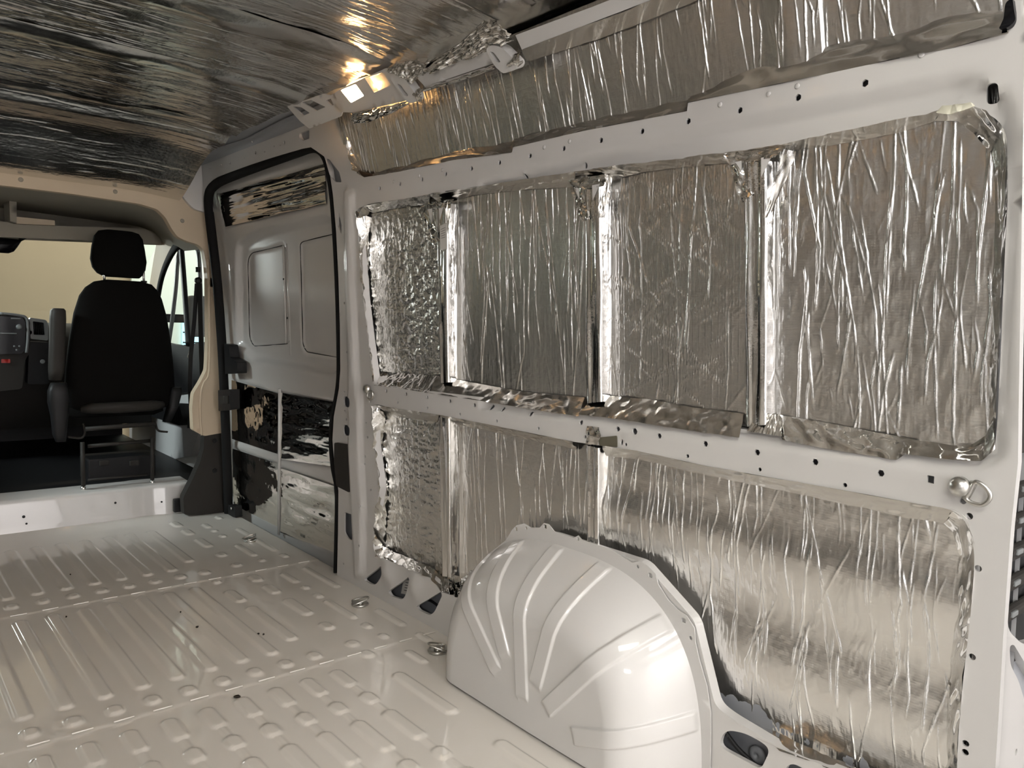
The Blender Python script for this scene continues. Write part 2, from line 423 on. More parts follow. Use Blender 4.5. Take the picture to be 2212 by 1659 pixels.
for c in cols:
    last = abs(c - 0.49) < 0.01
    capsule(c, 3.46 if last else 3.37, 4.08)
    capsule(c, 3.255, 3.32)
    if last: capsule(c, 3.12, 3.17, 0.02); capsule(c, 2.86, 3.02); capsule(c, 2.41, 2.80)
    else: capsule(c, 2.34, 3.13)
    capsule(c, 2.225, 2.29)
    for ya, yb in ((1.995, 2.13), (1.865, 1.945), (1.625, 1.815), (1.505, 1.575), (1.265, 1.455), (1.145, 1.215), (0.9, 1.09), (0.78, 0.85), (0.5, 0.73)):
        capsule(c, ya, yb); capsule(c, ya - 0.07, ya + 0.02, 0.012, 0.0026, 0.006)
for ya, yb in ((4.08, 4.2), (3.90, 4.02), (3.64, 3.82), (3.46, 3.53), (3.28, 3.34), (3.05, 3.15), (2.87, 3.0), (2.59, 2.80), (2.42, 2.5), (2.24, 2.3), (2.14, 2.2), (1.68, 2.0), (1.2, 1.5)): capsule(0.638, ya, yb)
for ya, yb in ((3.98, 4.08), (3.89, 3.94), (3.77, 3.83), (3.39, 3.62), (3.29, 3.34), (2.95, 3.1), (2.85, 2.9), (2.73, 2.79), (2.46, 2.7), (2.35, 2.41), (2.24, 2.29), (2.0, 2.12)): capsule(0.757, ya, yb, 0.019)
for ya, yb in ((4.13, 4.2), (3.41, 3.9), (3.29, 3.36), (2.8, 3.12), (2.3, 2.5), (2.13, 2.22)): capsule(0.868, ya, yb, 0.018)
for ys in (3.185, 2.188): H += 0.0022 * np.clip((Y_ - ys + 0.004) / 0.008, 0, 1)            # lapped sheet joints
H += 0.0006 * vnoise(len(fx), len(fy), 10, 22, 5, 2)
P = np.stack([X_, Y_, H - 0.0065], -1)
floor = structure(sheet('floor', len(fx), len(fy), P, M_PAINT_LIT))
for k, ys in enumerate((3.186, 2.189)):                                                    # broken ridge of sealer along each joint
    mb = MB()
    x = -0.93
    rr = random.Random(k)
    while x < 0.93:
        L = 0.052; V, F = box_mesh((x + L / 2, ys - 0.004, 0.0005), (L, 0.006, 0.004), 0.0018, 2); mb.add(V, F); x += 0.1
    mb.build('seam_ridge', M_PAINT_LIT, floor, True)
structure(slab('floor_underside', (0, 2.4, -0.14), (1.95, 4.1, 0.02), M_SKIN))
# crumbs on the floor
SPECKS = ['largest dark crumb of debris, on the floor just behind the second floor joint', 'dark oval speck on the floor midway between the two floor joints', 'tiny dark dot on the floor beside the oval speck', 'one of two dark specks side by side on a floor rib',
          'one of two dark specks side by side on a floor rib', 'tiny dark dot on the floor ahead of the front joint', 'tiny dark dot on the floor just behind the front joint']
for i, (px, py, s) in enumerate([(512, 1505, 0.011), (426, 1354, 0.006), (390, 1322, 0.003), (558, 1369, 0.004), (569, 1370, 0.004), (152, 1241, 0.003), (143, 1332, 0.003)]):
    c = atZ(px, py, -0.001); V, F = lathe_mesh([(s * 0.5, -0.003), (s * 1.0, 0.0005), (s * 0.5, 0.003)], c, (0.1, 0.2, 1), 7)
    rr = random.Random(i); V = [(v[0] + rr.uniform(-.3, .3) * s, v[1] + rr.uniform(-.3, .3) * s, v[2]) for v in V]
    tag(link('debris_crumb', V, F, M_DIRT, None, False), SPECKS[i], 'debris', 'specks on the floor')

# ---- step up to the cab
zs = 0.158
prof = [(4.395, -0.02), (4.402, 0.012), (4.408, 0.03), (4.415, zs - 0.02), (4.421, zs - 0.006), (4.435, zs), (4.60, zs + 0.004)]
xs = np.linspace(-0.95, 0.80, 60); V = []; 
for (y, z) in prof:
    for x in xs: V.append((x, y + 0.012 * (sstep(np.array([(x - 0.50) / 0.02]))[0] - sstep(np.array([(x - 0.62) / 0.02]))[0]), z))
cs = structure(link('trim_cab_step', V, gridfaces(len(xs), len(prof)), M_PAINT))
for (px, py, r) in ((51, 1116, 0.007), (57, 1131, 0.005), (249, 1086, 0.006), (349, 1084, 0.005), (349, 1115, 0.004)):
    c = atY(px, py, 4.41); lathe('hole', [(r, -0.001), (r, 0.002)], c + np.array([0, -0.002, 0]), (0, -1, 0), M_BLACK, cs, 10, False)
rbox('clip', atY(385, 1091, 4.38), (0.05, 0.03, 0.075), M_BLACK, cs, 0.006)

# ---- outer skin, roof, left wall (closes the van body)
yy0, yy1 = 0.44, 4.28
def skin(off, name, z0, z1): 
    return link(name, [mw(yy0, z0, off), mw(yy1, z0, off), mw(yy1, z1, off), mw(yy0, z1, off)], [(0, 1, 2, 3)], M_SKIN, None, False)
structure(skin(0.125, 'wall_right_skin', -0.15, 1.95))
def left(z): return -(0.852 - TUM * (z - 1.0965))
wlft = structure(link('wall_left', [(left(-0.1), 0.4, -0.1), (left(-0.1), 4.3, -0.1), (left(1.92), 4.3, 1.92), (left(1.92), 0.4, 1.92)], [(0, 1, 2, 3)], M_PAINT, None, False))
for (ya, yb, za, zb) in ((0.5, 1.25, 0.92, 1.5), (1.33, 2.0, 0.92, 1.5), (2.08, 2.9, 0.92, 1.5), (3.0, 4.1, 0.92, 1.5), (0.5, 2.0, 0.1, 0.8), (2.08, 2.9, 0.1, 0.8), (3.0, 4.1, 0.1, 0.8), (0.5, 4.1, 1.6, 1.84)):
    nu, nv = 60, 40; u, v = np.meshgrid(np.linspace(ya, yb, nu), np.linspace(za, zb, nv))
    P = np.stack([left(v) + 0.012 + 0.004 * vnoise(nu, nv, 18, 5, int(ya * 100 + za * 10)), u, v], -1); sheet('foil_sheet', nu, nv, P, M_FOIL, wlft)
def crown(x): return 1.94 - 0.20 * np.maximum(0, np.abs(x) - 0.35) ** 2
xs = np.linspace(-0.98, 0.98, 41); ys = np.array([0.40, 4.3, 5.4, 5.75])
V = []
for j, y in enumerate(ys):
    for x in xs: V.append((x, y, crown(x) + 0.05 - [0, 0, 0.12, 0.22][j]))
structure(link('ceiling', V, gridfaces(len(xs), 4), M_SKIN))

# ---- right wall: the pressed inner frame with its real openings
HEX = [(820.1, 406.6), (864.3, 397.1), (911.8, 387.3), (963, 376), (1018.6, 364), (1079.1, 351), (1145, 336.6), (1217.7, 320.6), (1298.3, 303),
       (1387.2, 283.4), (1486.8, 261.7), (1598, 238.1), (1724, 210.5), (1868.6, 179.5)]
MID = [(834.6, 844.4), (877.2, 851.1), (922.9, 858.4), (972, 866.5), (1024.9, 875.2), (1057.4, 880.3), (1082.1, 884.8), (1144.3, 894.8), (1254.8, 913.1),
       (1334.7, 926.8), (1371, 932.2), (1424, 941.7), (1523.8, 958.8), (1635.6, 977.3), (1760.9, 998), (1902.7, 1022.4)]
LOW = [(858.7, 870.2), (922.9, 881.4), (993.8, 894.8), (1073.1, 909.4), (1162.8, 925.4), (1264, 944), (1351.7, 960.5), (1485, 985.4), (1641, 1014.3), (1825.2, 1048)]
POST = [(2080, 1082), (2094, 1115), (2113, 1228), (2100, 1419), (2086, 1606), (2085, 1625)]
holes = []; hr = []
def hole(l, r=0.005): holes.append(l); hr.append(r)
for p in HEX: hole(circ(wl(*p), 0.0072, 6, None, math.pi / 6))
for i, p in enumerate(MID): hole(circ(wl(*p), 0.0085 if i in (5, 10) else 0.0072, 10 if i in (5, 10) else 6))
for p in LOW: hole(circ(wl(*p), 0.0048, 8))
for p in POST: hole(circ(wl(*p), 0.0062, 10))
for p in ((1130, 380), (1257, 356), (1342.5, 956)): c = wl(*p); hole(circ(c, 0.0045, 12, 0.0085))
c = wl(2140, 200); hole(rounded([(c[0] - .011, c[1] - .015), (c[0] + .011, c[1] - .015), (c[0] + .011, c[1] + .015), (c[0] - .011, c[1] + .015)], 0.010))
c = wl(2010.3, 1035.7); hole([(c[0] - .006, c[1] - .007), (c[0] + .006, c[1] - .007), (c[0] + .006, c[1] + .007), (c[0] - .006, c[1] + .007)])
# B-pillar cut-outs
for poly, r in (([(742, 855), (763, 859), (763, 881), (743, 879)], 0.02), ([(741, 917), (763, 921), (763, 942), (742, 940)], 0.02),
                ([(744, 1106), (761, 1112), (761, 1168), (752, 1164), (744, 1150)], 0.012),
                ([(702, 342), (711, 344), (733, 372), (738, 394), (724, 393), (712, 378)], 0.008),
                ([(731, 458), (738, 486), (737, 506), (729, 488)], 0.006)): hole(rounded(WP(poly), r), 0.006)
for p in ((751, 642), (744, 655), (735, 681), (753, 687), (749, 761), (748, 906), (752, 888), (745, 888), (744, 847), (756, 847), (742, 1218), (752, 905), (789, 986), (788, 1003), (801, 1059), (794, 945), (791, 915), (785, 1092), (783, 1178), (800, 867)):
    hole(circ(wl(*p), 0.0055, 6))
# sill triangles ahead of the wheel arch and the hole behind it
for poly in ([(785, 1252), (826, 1221), (829, 1238), (812, 1263), (800, 1262)], [(839, 1278), (884, 1246), (889, 1252), (874, 1290), (868, 1295), (845, 1288)],
             [(900, 1310), (953, 1278), (955, 1287), (938, 1323), (928, 1329), (905, 1318)]): hole(rounded(WP(poly), 0.02), 0.012)
hole(rounded(WP([(1551, 1612), (1566, 1576), (1612, 1584), (1666, 1616), (1646, 1657), (1636, 1658)]), 0.025), 0.012)
c = WP([(1695, 1659), (1712, 1648), (1745, 1665), (1760, 1700), (1700, 1690)]); hole(rounded(c, 0.02), 0.012)
OPEN_A = rounded(WP([(768, 452), (800, 440), (930, 421), (1100, 393), (1240, 371), (1590, 328), (1700, 309), (1990, 248), (2085, 222), (2168, 262), (2170, 420), (2163, 560), (2155, 760),
                     (2147, 920), (2140, 992), (2060, 990), (1958, 980), (1693, 941), (1621, 931), (1440, 908), (1250, 884), (1014, 855), (916, 843), (808, 829), (795, 730), (784, 640), (776, 540)]),
                 [.04, .02, .02, .02, .02, .02, .02, .03, .07, .10, .02, .02, .02, .02, .06, .02, .02, .02, .02, .02, .02, .02, .02, .03, .02, .02, .02])
OPEN_B = rounded(WP([(806, 872), (842, 880), (948, 896), (1056, 917), (1237, 954), (1377, 974), (1523, 1006), (1696, 1037), (1840, 1062), (1985, 1089), (2078, 1104), (2106, 1180), (2102, 1265),
                     (2092, 1369), (2080, 1474), (2072, 1561), (2062, 1740), (2030, 1760), (1800, 1662), (1690, 1618), (1576, 1549), (1545, 1525), (1500, 1340), (1390, 1215), (1185, 1150), (1070, 1215), (990, 1290), (951, 1278), (933, 1250), (860, 1219), (815, 1200),
                     (806, 1185), (811, 1110), (821, 1053), (808, 960)]),
                 [.03, .02, .02, .02, .02, .02, .02, .02, .02, .02, .09, .04, .02, .02, .02, .02, .06, .04, .02, .02, .02, .02, .02, .02, .02, .02, .02, .02, .02, .02, .03, .02, .02, .02, .02])
hole(OPEN_A, 0.03); hole(OPEN_B, 0.03)
OUT = WP([(728, 1242), (730, 1150), (731, 1060), (722, 1000), (718, 950), (721, 900), (732, 840), (735, 800), (734, 700), (731, 600), (726, 500), (719, 420), (711, 365), (700, 338), (682, 325), (668, 316), (668, 274), (733, 250),
          (744, 262), (750, 285), (752, 335), (764, 368), (786, 383), (860, 371), (978, 346), (1012, 342), (1106, 329), (1108, 318), (1260, 283), (1484, 240), (1486, 222), (1700, 178), (1870, 141), (2060, 103), (2178, 72)])
OUT += [wl(2186, 10), (wl(2186, 10)[0], 1.80), (0.452, 1.80)]
OUT += WP([(2206, 560), (2201, 850), (2199, 1000), (2184, 1140), (2168, 1360), (2157, 1550), (2150, 1659)]) + [(0.47, 0.0), (0.47, -0.03), (2.98, -0.03)]
RECESS = WP([(1040, 398), (1300, 336), (1640, 256), (2064, 174), (2120, 180), (2165, 215), (2186, 285), (2187, 420), (2182, 560), (2176, 700), (2168, 900), (2160, 985), (2100, 1010), (1040, 880)])
PILR = WP([(748, 410), (764, 418), (764, 560), (769, 700), (772, 800), (781, 870), (781, 960), (788, 1100), (786, 1240), (770, 1244), (764, 1100), (757, 960), (756, 870), (757, 800), (753, 700), (750, 560)])
CREASE = WP([(830, 862), (1000, 889), (1250, 934), (1560, 990), (1840, 1037), (2100, 1080)])
def wall_depth(P):
    d = np.zeros(len(P))
    sd = loopdist(P, RECESS) * np.where(inside(P, RECESS), 1, -1); d += 0.016 * sstep((sd + 0.008) / 0.016)
    sp = loopdist(P, PILR) * np.where(inside(P, PILR), 1, -1); d -= 0.016 * sstep((sp + 0.012) / 0.02)
    m_ = (P[:, 1] > 0.7) & (P[:, 1] < 0.9)
    dc = loopdist(P, CREASE, False); d += np.where(m_, 0.003 * np.exp(-(dc / 0.005) ** 2), 0)
    for q in ((838, 1236), (898, 1268)):
        c = wl(*q); d -= 0.016 * np.exp(-((P[:, 0] - c[0]) / 0.045) ** 2 - ((P[:, 1] - c[1]) / 0.05) ** 2)
    return d
wr = structure(plate('wall_right', OUT, holes, mw, M_PAINT, None, 0.014, wall_depth, 0.02, hr, 0.014))
for (ca, cb) in (((1172.0, 690), None),): pass
# embossed nubs along the top edge of the upper rail
for px, py in ((850, 392), (905, 380), (955, 367), (1175, 318), (1230, 305), (1555, 226), (1660, 203), (1722, 186), (1990, 118)):
    c = w3(px, py, -0.0005); lathe('spot_weld', [(0.006, 0.0), (0.004, 0.0012)], c, (-1, 0, 0), M_PAINT, wr, 10)
# closed box section behind each rail
def rail_box(lo, up):
    ribbon('rail_box', [W3(lo, 0.016), W3(lo, 0.034), W3(up, 0.034), W3(up, 0.008)], M_SKIN, wr, 40, 10, 0)
rail_box([(800, 434), (930, 415), (1100, 386), (1240, 364), (1590, 321), (1700, 302), (1990, 241), (2080, 219)], [(792, 386), (860, 376), (978, 351), (1106, 334), (1260, 288), (1484, 246), (1700, 183), (1870, 146), (2060, 108)])
rail_box([(810, 866), (948, 889), (1237, 946), (1377, 967), (1696, 1030), (1985, 1082), (2060, 1095)], [(814, 836), (916, 848), (1250, 889), (1621, 937), (1958, 986), (2090, 1002)])
link('pillar_back', [w3(722, 330, 0.035), w3(742, 330, 0.035), w3(752, 520, 0.035), w3(770, 840, 0.035), w3(772, 1190, 0.035), w3(732, 1190, 0.035), w3(734, 840, 0.035), w3(728, 520, 0.035), w3(702, 335, 0.035)], [tuple(range(9))], M_PRIMER, wr, False)
# cavity backs seen through the bigger cut-outs
link('cavity_back', [mw(3.0, -0.03, 0.07), mw(2.05, -0.03, 0.07), mw(2.05, 0.2, 0.07), mw(3.0, 0.2, 0.07)], [(0, 1, 2, 3)], M_PRIMER, wr, False)
link('cavity_back', [mw(1.1, -0.03, 0.06), mw(0.5, -0.03, 0.06), mw(0.5, 0.22, 0.06), mw(1.1, 0.22, 0.06)], [(0, 1, 2, 3)], M_PRIMER, wr, False)
c = w3(1637, 1630, 0.052); lathe('bolt_boss', [(0.022, 0), (0.02, 0.006), (0.012, 0.008), (0.0055, 0.008), (0.0055, 0.002)], c, (-1, 0, 0), M_PRIMER, wr, 18)

# ---- rear corner pillar face (faces the rear doorway)
EDGE = WP([(2206, 560), (2201, 850), (2199, 1000), (2184, 1140), (2168, 1360), (2157, 1550), (2150, 1659)])
EDGE_Z = [p[1] for p in EDGE][::-1]; EDGE_Y = [p[0] for p in EDGE][::-1]
def yedge(z): return float(np.interp(z, [-0.03] + EDGE_Z + [1.8], [0.47] + EDGE_Y + [0.452]))
def my(x, z, d=0.0): return (x, yedge(z) - (yedge(z) - 0.432) * min(1, max(0, (x - xw(z)) / 0.05)) + d, z)
rf = [(xw(z) + 0.0, z) for z in (-0.03, 0.3, 0.6, 0.9, 1.2, 1.5, 1.8)]
RO = rf + [(1.25, 1.8), (1.25, -0.03)]
hA = rounded([(xw(1.2) + 0.03, 1.22), (1.2, 1.24), (1.2, 0.50), (1.04, 0.525), (0.945, 0.575), (0.912, 0.63), (0.890, 0.80), (0.882, 1.0)], 0.03)
hB = rounded([tuple(atY(2181, 1395, .432)[[0, 2]]), tuple(atY(2190, 1392, .432)[[0, 2]]), (1.15, 0.42), (1.15, 0.33), tuple(atY(2200, 1470, .432)[[0, 2]]), tuple(atY(2182, 1435, .432)[[0, 2]])], 0.02)
cc = atY(2195, 1625, .432)
rp = structure(plate('trim_rear_pillar', RO, [hA, hB, circ((cc[0], cc[2]), 0.007, 10)], my, M_PAINT, None, 0.03, None, 0, [0.03, 0.02, 0.004], 0.02))
slab('cavity_back', (1.08, 0.452, 0.38), (0.25, 0.004, 0.3), M_PRIMER, rp)
vent = thing('body_vent', (1.04, 0.445, 0.5), 'black louvred body vent set in the white rear corner pillar', 'vent')
rbox('vent_body', (1.085, 0.452, 0.88), (0.29, 0.008, 0.80), M_BLACK, vent, 0.002)
for k in range(5):
    z = 0.60 + 0.058 * k
    rbox('slat', (1.07, 0.440, z), (0.28, 0.018, 0.030), M_DGREY, vent, 0.006, rot=Matrix.Rotation(0.35, 3, 'X'))
    rbox('slat_tip', (0.955, 0.428, z + 0.006), (0.03, 0.006, 0.010), M_SILVER, vent, 0.002)
rbox('vent_panel', (1.085, 0.441, 1.05), (0.29, 0.012, 0.30), M_DGREY, vent, 0.005)

# ================================================================== INSULATION ON THE RIGHT WALL
def base_of(pts): P = np.array(pts); return (P[:, 0].mean(), P[:, 1].mean(), P[:, 2].min())
def foil_height(nu, nv, du, dv, style, seed):
    if style == 'v':                                                           # vertical pinched creases
        n = int(nu * du * 105)
        H = creases(nu, nv, du, dv, seed, n, (0.0030, 0.0048), (0.0018, 0.0027), 0.04, 0.0, (0.18, 0.85))
        H = np.maximum(H, creases(nu, nv, du, dv, seed + 1, n // 3, (0.0008, 0.0018), (0.0016, 0.0024), 0.45, 0.0, (0.05, 0.25)))
        H += 0.00028 * vnoise(nu, nv, nu * du * 45, nv * dv * 14, seed + 2, 3, True)
        H += 0.0025 * vnoise(nu, nv, nu * du * 5, nv * dv * 3, seed + 3, 2)
    elif style == 'h':                                                         # heavy creases, softer relief, rear panels
        n = int(nu * du * 150)
        H = creases(nu, nv, du, dv, seed, n, (0.0020, 0.0042), (0.0020, 0.0036), 0.06, 0.0, (0.10, 0.6))
        H = np.maximum(H, creases(nu, nv, du, dv, seed + 1, n // 2, (0.001, 0.0024), (0.0018, 0.003), 0.5, 0.0, (0.05, 0.3)))
        H += 0.0007 * vnoise(nu, nv, nu * du * 40, nv * dv * 18, seed + 2, 3, True)
        H += 0.0035 * vnoise(nu, nv, nu * du * 5, nv * dv * 3, seed + 3, 2)
    elif style == 'q':                                                         # fine quilting, no long creases
        H = 0.0022 * vnoise(nu, nv, nu * du * 26, nv * dv * 60, seed, 3, True) + 0.003 * vnoise(nu, nv, nu * du * 5, nv * dv * 5, seed + 3, 2)
        H += creases(nu, nv, du, dv, seed + 1, int(nu * du * 60), (0.0006, 0.0014), (0.0016, 0.0026), 0.3, 0.0, (0.05, 0.3))
    else:                                                                      # 'g': fine vertical lines crossed by diagonal creases
        u = np.arange(nu) * du; H = np.tile(0.0007 * np.maximum(0, 1 - np.abs(((u * 55) % 1) - 0.5) * 8), (nv, 1)) * (0.4 + 0.6 * (vnoise(nu, nv, 12, 20, seed + 9, 2) > 0))
        H = np.maximum(H, creases(nu, nv, du, dv, seed, 60, (0.0022, 0.0038), (0.0018, 0.0028), 0.3, 1.6, (0.06, 0.22), 0.3))
        H = np.maximum(H, creases(nu, nv, du, dv, seed + 1, 60, (0.0022, 0.0038), (0.0018, 0.0028), 0.3, -1.6, (0.06, 0.22), 0.3))
        H = np.maximum(H, creases(nu, nv, du, dv, seed + 4, 26, (0.0020, 0.0034), (0.0018, 0.003), 0.05, 0.0, (0.2, 0.7)))
        H += 0.0003 * vnoise(nu, nv, nu * du * 40, nv * dv * 30, seed + 2, 3, True) + 0.0015 * vnoise(nu, nv, 4, 5, seed + 3, 2)
    return H
def wall_foil(parent, ya, yb, za, zb, off, style, seed, material, du=0.0014, dv=0.0045, shape=None):
    nu = int((yb - ya) / du) + 2; nv = int((zb - za) / dv) + 2; u, v = np.meshgrid(np.linspace(ya, yb, nu), np.linspace(za, zb, nv))
    H = foil_height(nu, nv, du, dv, style, seed); X = xw(v) + off - H
    if shape is not None: X = X + shape(u, v)
    return sheet('foil', nu, nv, np.stack([X, u, v], -1), material, parent)
zA0, zA1 = min(p[1] for p in OPEN_A) - 0.015, max(p[1] for p in OPEN_A) + 0.015
zB0, zB1 = min(p[1] for p in OPEN_B), max(p[1] for p in OPEN_B) + 0.015
ym = lambda px, py: wl(px, py, 0.04)[0]
yr1, yr2, yr3 = ym(948, 640), ym(1278, 640), ym(1630, 640)
yl1, yl2 = ym(960, 1060), ym(1280, 1040)
yF, yB = ym(758, 600), 0.47
U = 'insulation panels in the upper wall opening'; Lg = 'insulation panels in the lower wall opening'
def panel(label, ya, yb, za, zb, off, style, seed, material, group=None, **k):
    t = thing('insulation_panel', mw((ya + yb) / 2, za, off), label, 'insulation', group); wall_foil(t, ya, yb, za, zb, off, style, seed, material, **k); return t
pU1 = panel('narrow quilted silver foil insulation panel beside the door pillar, above the waist rail', yr1, yF, zA0, zA1, 0.052, 'q', 11, M_FOILQ)
pU2 = panel('silver foil insulation panel with long thin creases, between the first two upper ribs', yr2, yr1, zA0, zA1, 0.052, 'v', 21, M_FOIL)
pU3 = panel('silver foil insulation panel with criss-cross creases, between the second and third upper ribs', yr3, yr2, zA0, zA1, 0.052, 'g', 31, M_FOIL)
pU4 = panel('bright heavily wrinkled foil insulation panel with rounded corners beside the rear post', yB, yr3, zA0, zA1, 0.050, 'h', 41, M_FOIL)
pL1 = panel('narrow foil insulation panel below the waist rail beside the door pillar', yl1, ym(790, 1040), zB0, zB1, 0.052, 'q', 51, M_FOILQ)
pL2 = panel('foil insulation panel below the waist rail, just ahead of the wheel arch', yl2, yl1, zB0, zB1, 0.052, 'v', 61, M_FOIL)
pL3 = panel('large foil insulation panel behind the wheel arch reaching the rear post', yB, yl2, zB0 - 0.0, zB1, 0.050, 'h', 71, M_FOIL,
            shape=lambda u, v: -0.0085 * np.sin(22.4 * (v - 0.53)) * sstep((0.72 - v) / 0.12) - 0.005 * np.sin(u * 5))
# long panel above the upper rail, leaning in towards the roof rail
def strip_shape(u, v): return -(v - 1.56) * 0.22 - 0.010 * np.exp(-((u - 0.86) / 0.05) ** 2) + 0.01 * (u < 0.80)
pTop = panel('long foil insulation strip with vertical creases between the upper rail and the roof rail', 0.46, wl(742, 300)[0], 1.60, 1.90, 0.045, 'v', 81, M_FOIL, shape=strip_shape)

# ---- tape bands along the panel edges (children of the panel they seal)
def band(parent, front, back, offF=-0.003, offB=0.046, m=None, amp=0.0035, fu=16, fv=2, seed=1, nu=90, nv=12, mid=None):
    rows = [W3(front, offF)] + ([W3(mid[0], mid[1])] if mid else []) + [W3(back, offB)]
    return ribbon('tape', rows, m or M_TAPED, parent, nu, nv, amp, fu, fv, seed)
# bottom of the upper opening
band(pU1, [(806, 832), (860, 838), (925, 849)], [(820, 802), (870, 806), (945, 812)], seed=2, m=M_TAPE)
band(pU2, [(925, 849), (1014, 862), (1110, 878), (1250, 899)], [(945, 812), (1020, 826), (1130, 846), (1262, 858)], seed=3, m=M_TAPED)
band(pU3, [(1250, 895), (1340, 906), (1472, 927), (1598, 945)], [(1285, 852), (1400, 862), (1500, 880), (1605, 893)], seed=4, m=M_TAPED)
band(pU4, [(1690, 950), (1780, 969), (1900, 988), (1937, 994), (1956, 981), (2060, 993), (2120, 996), (2150, 970)], [(1668, 893), (1780, 912), (1900, 935), (1990, 952), (2060, 962), (2100, 960), (2130, 940), (2145, 900)], seed=5, m=M_TAPE, amp=0.003)
band(pU4, [(1612, 931), (1650, 937), (1690, 943)], [(1640, 890), (1668, 893), (1690, 896)], seed=6)
# top of the upper opening
band(pU1, [(772, 470), (785, 445), (830, 436), (930, 420)], [(792, 480), (800, 462), (840, 452), (925, 441)], seed=7, m=M_TAPE)
band(pU2, [(925, 419), (1000, 408), (1110, 390), (1245, 370)], [(955, 440), (1020, 422), (1120, 411), (1235, 404)], seed=8, amp=0.005)
band(pU3, [(1240, 371), (1330, 358), (1450, 344), (1590, 327)], [(1310, 392), (1390, 372), (1480, 360), (1585, 352)], seed=9, amp=0.006)
band(pU4, [(1585, 328), (1700, 309), (1840, 279), (1990, 248), (2030, 238)], [(1690, 326), (1780, 318), (1860, 303), (1940, 287), (2020, 262)], seed=10, amp=0.004)
band(pU4, [(2030, 238), (2085, 224), (2130, 238), (2165, 285), (2172, 340), (2170, 420), (2163, 560), (2155, 760), (2148, 900)],
     [(2020, 262), (2070, 262), (2105, 290), (2140, 330), (2148, 380), (2150, 440), (2146, 560), (2140, 760), (2134, 900)], seed=12, m=M_TAPE, amp=0.003, nu=140)
# left edge of the front panels
band(pU1, [(770, 455), (776, 540), (784, 640), (795, 730), (808, 830)], [(800, 470), (796, 540), (800, 640), (808, 730), (822, 806)], seed=13, m=M_TAPE, amp=0.006, fu=22)
band(pL1, [(804, 876), (806, 905), (808, 960), (820, 1053), (811, 1110), (805, 1185), (815, 1202)], [(832, 890), (830, 920), (826, 970), (836, 1053), (834, 1110), (828, 1180), (836, 1196)], seed=14, m=M_TAPE, amp=0.008, fu=26)
band(pL1, [(815, 1202), (860, 1219), (933, 1250), (951, 1277)], [(828, 1180), (870, 1200), (930, 1224), (952, 1244)], seed=15, amp=0.006)
band(pL2, [(951, 1277), (990, 1290), (1030, 1250)], [(952, 1244), (985, 1262), (1020, 1230)], seed=16, m=M_TAPE, amp=0.008)
# top of the lower opening
band(pL1, [(806, 874), (842, 880), (948, 896)], [(832, 890), (860, 900), (944, 912)], seed=17, amp=0.004)
band(pL2, [(948, 896), (1056, 917), (1237, 954)], [(975, 914), (1070, 934), (1245, 972)], seed=18, amp=0.006)
band(pL3, [(1300, 962), (1377, 974), (1523, 1006), (1696, 1037), (1840, 1062), (1985, 1089), (2060, 1101)], [(1310, 985), (1390, 994), (1523, 1026), (1690, 1060), (1840, 1092), (1960, 1118), (2040, 1130)], seed=19, amp=0.004, nu=160, m=M_TAPED)
band(pL3, [(2060, 1101), (2088, 1118), (2106, 1180), (2102, 1265), (2092, 1369), (2080, 1474), (2072, 1561), (2062, 1740)],
     [(2040, 1130), (2060, 1150), (2076, 1210), (2074, 1280), (2058, 1369), (2048, 1474), (2040, 1561), (2030, 1740)], seed=20, m=M_TAPE, amp=0.006, nu=140, fu=12)
band(pL3, [(1576, 1549), (1612, 1584), (1690, 1621), (1800, 1664), (2030, 1760)], [(1580, 1540), (1640, 1566), (1720, 1602), (1830, 1650), (2030, 1735)], seed=22, m=M_TAPE, amp=0.005)
# bottom of the top strip (lies on the upper rail)
band(pTop, [(786, 384), (860, 371), (978, 346), (1012, 342), (1106, 329), (1108, 317), (1260, 282), (1484, 239), (1486, 221), (1700, 177), (1870, 140), (2060, 102), (2178, 71)],
     [(790, 376), (880, 352), (950, 326), (1000, 312), (1100, 296), (1180, 274), (1270, 254), (1371, 233), (1545, 179), (1613, 118), (1761, 88), (1898, 59), (2157, 5)], offB=0.04, seed=23, amp=0.006, nu=200, fu=22, m=M_TAPED)
band(pTop, [(744, 262), (750, 300), (752, 335), (764, 368), (786, 384)], [(765, 268), (768, 300), (772, 335), (785, 362), (800, 374)], offB=0.04, seed=24, m=M_TAPE, amp=0.008)

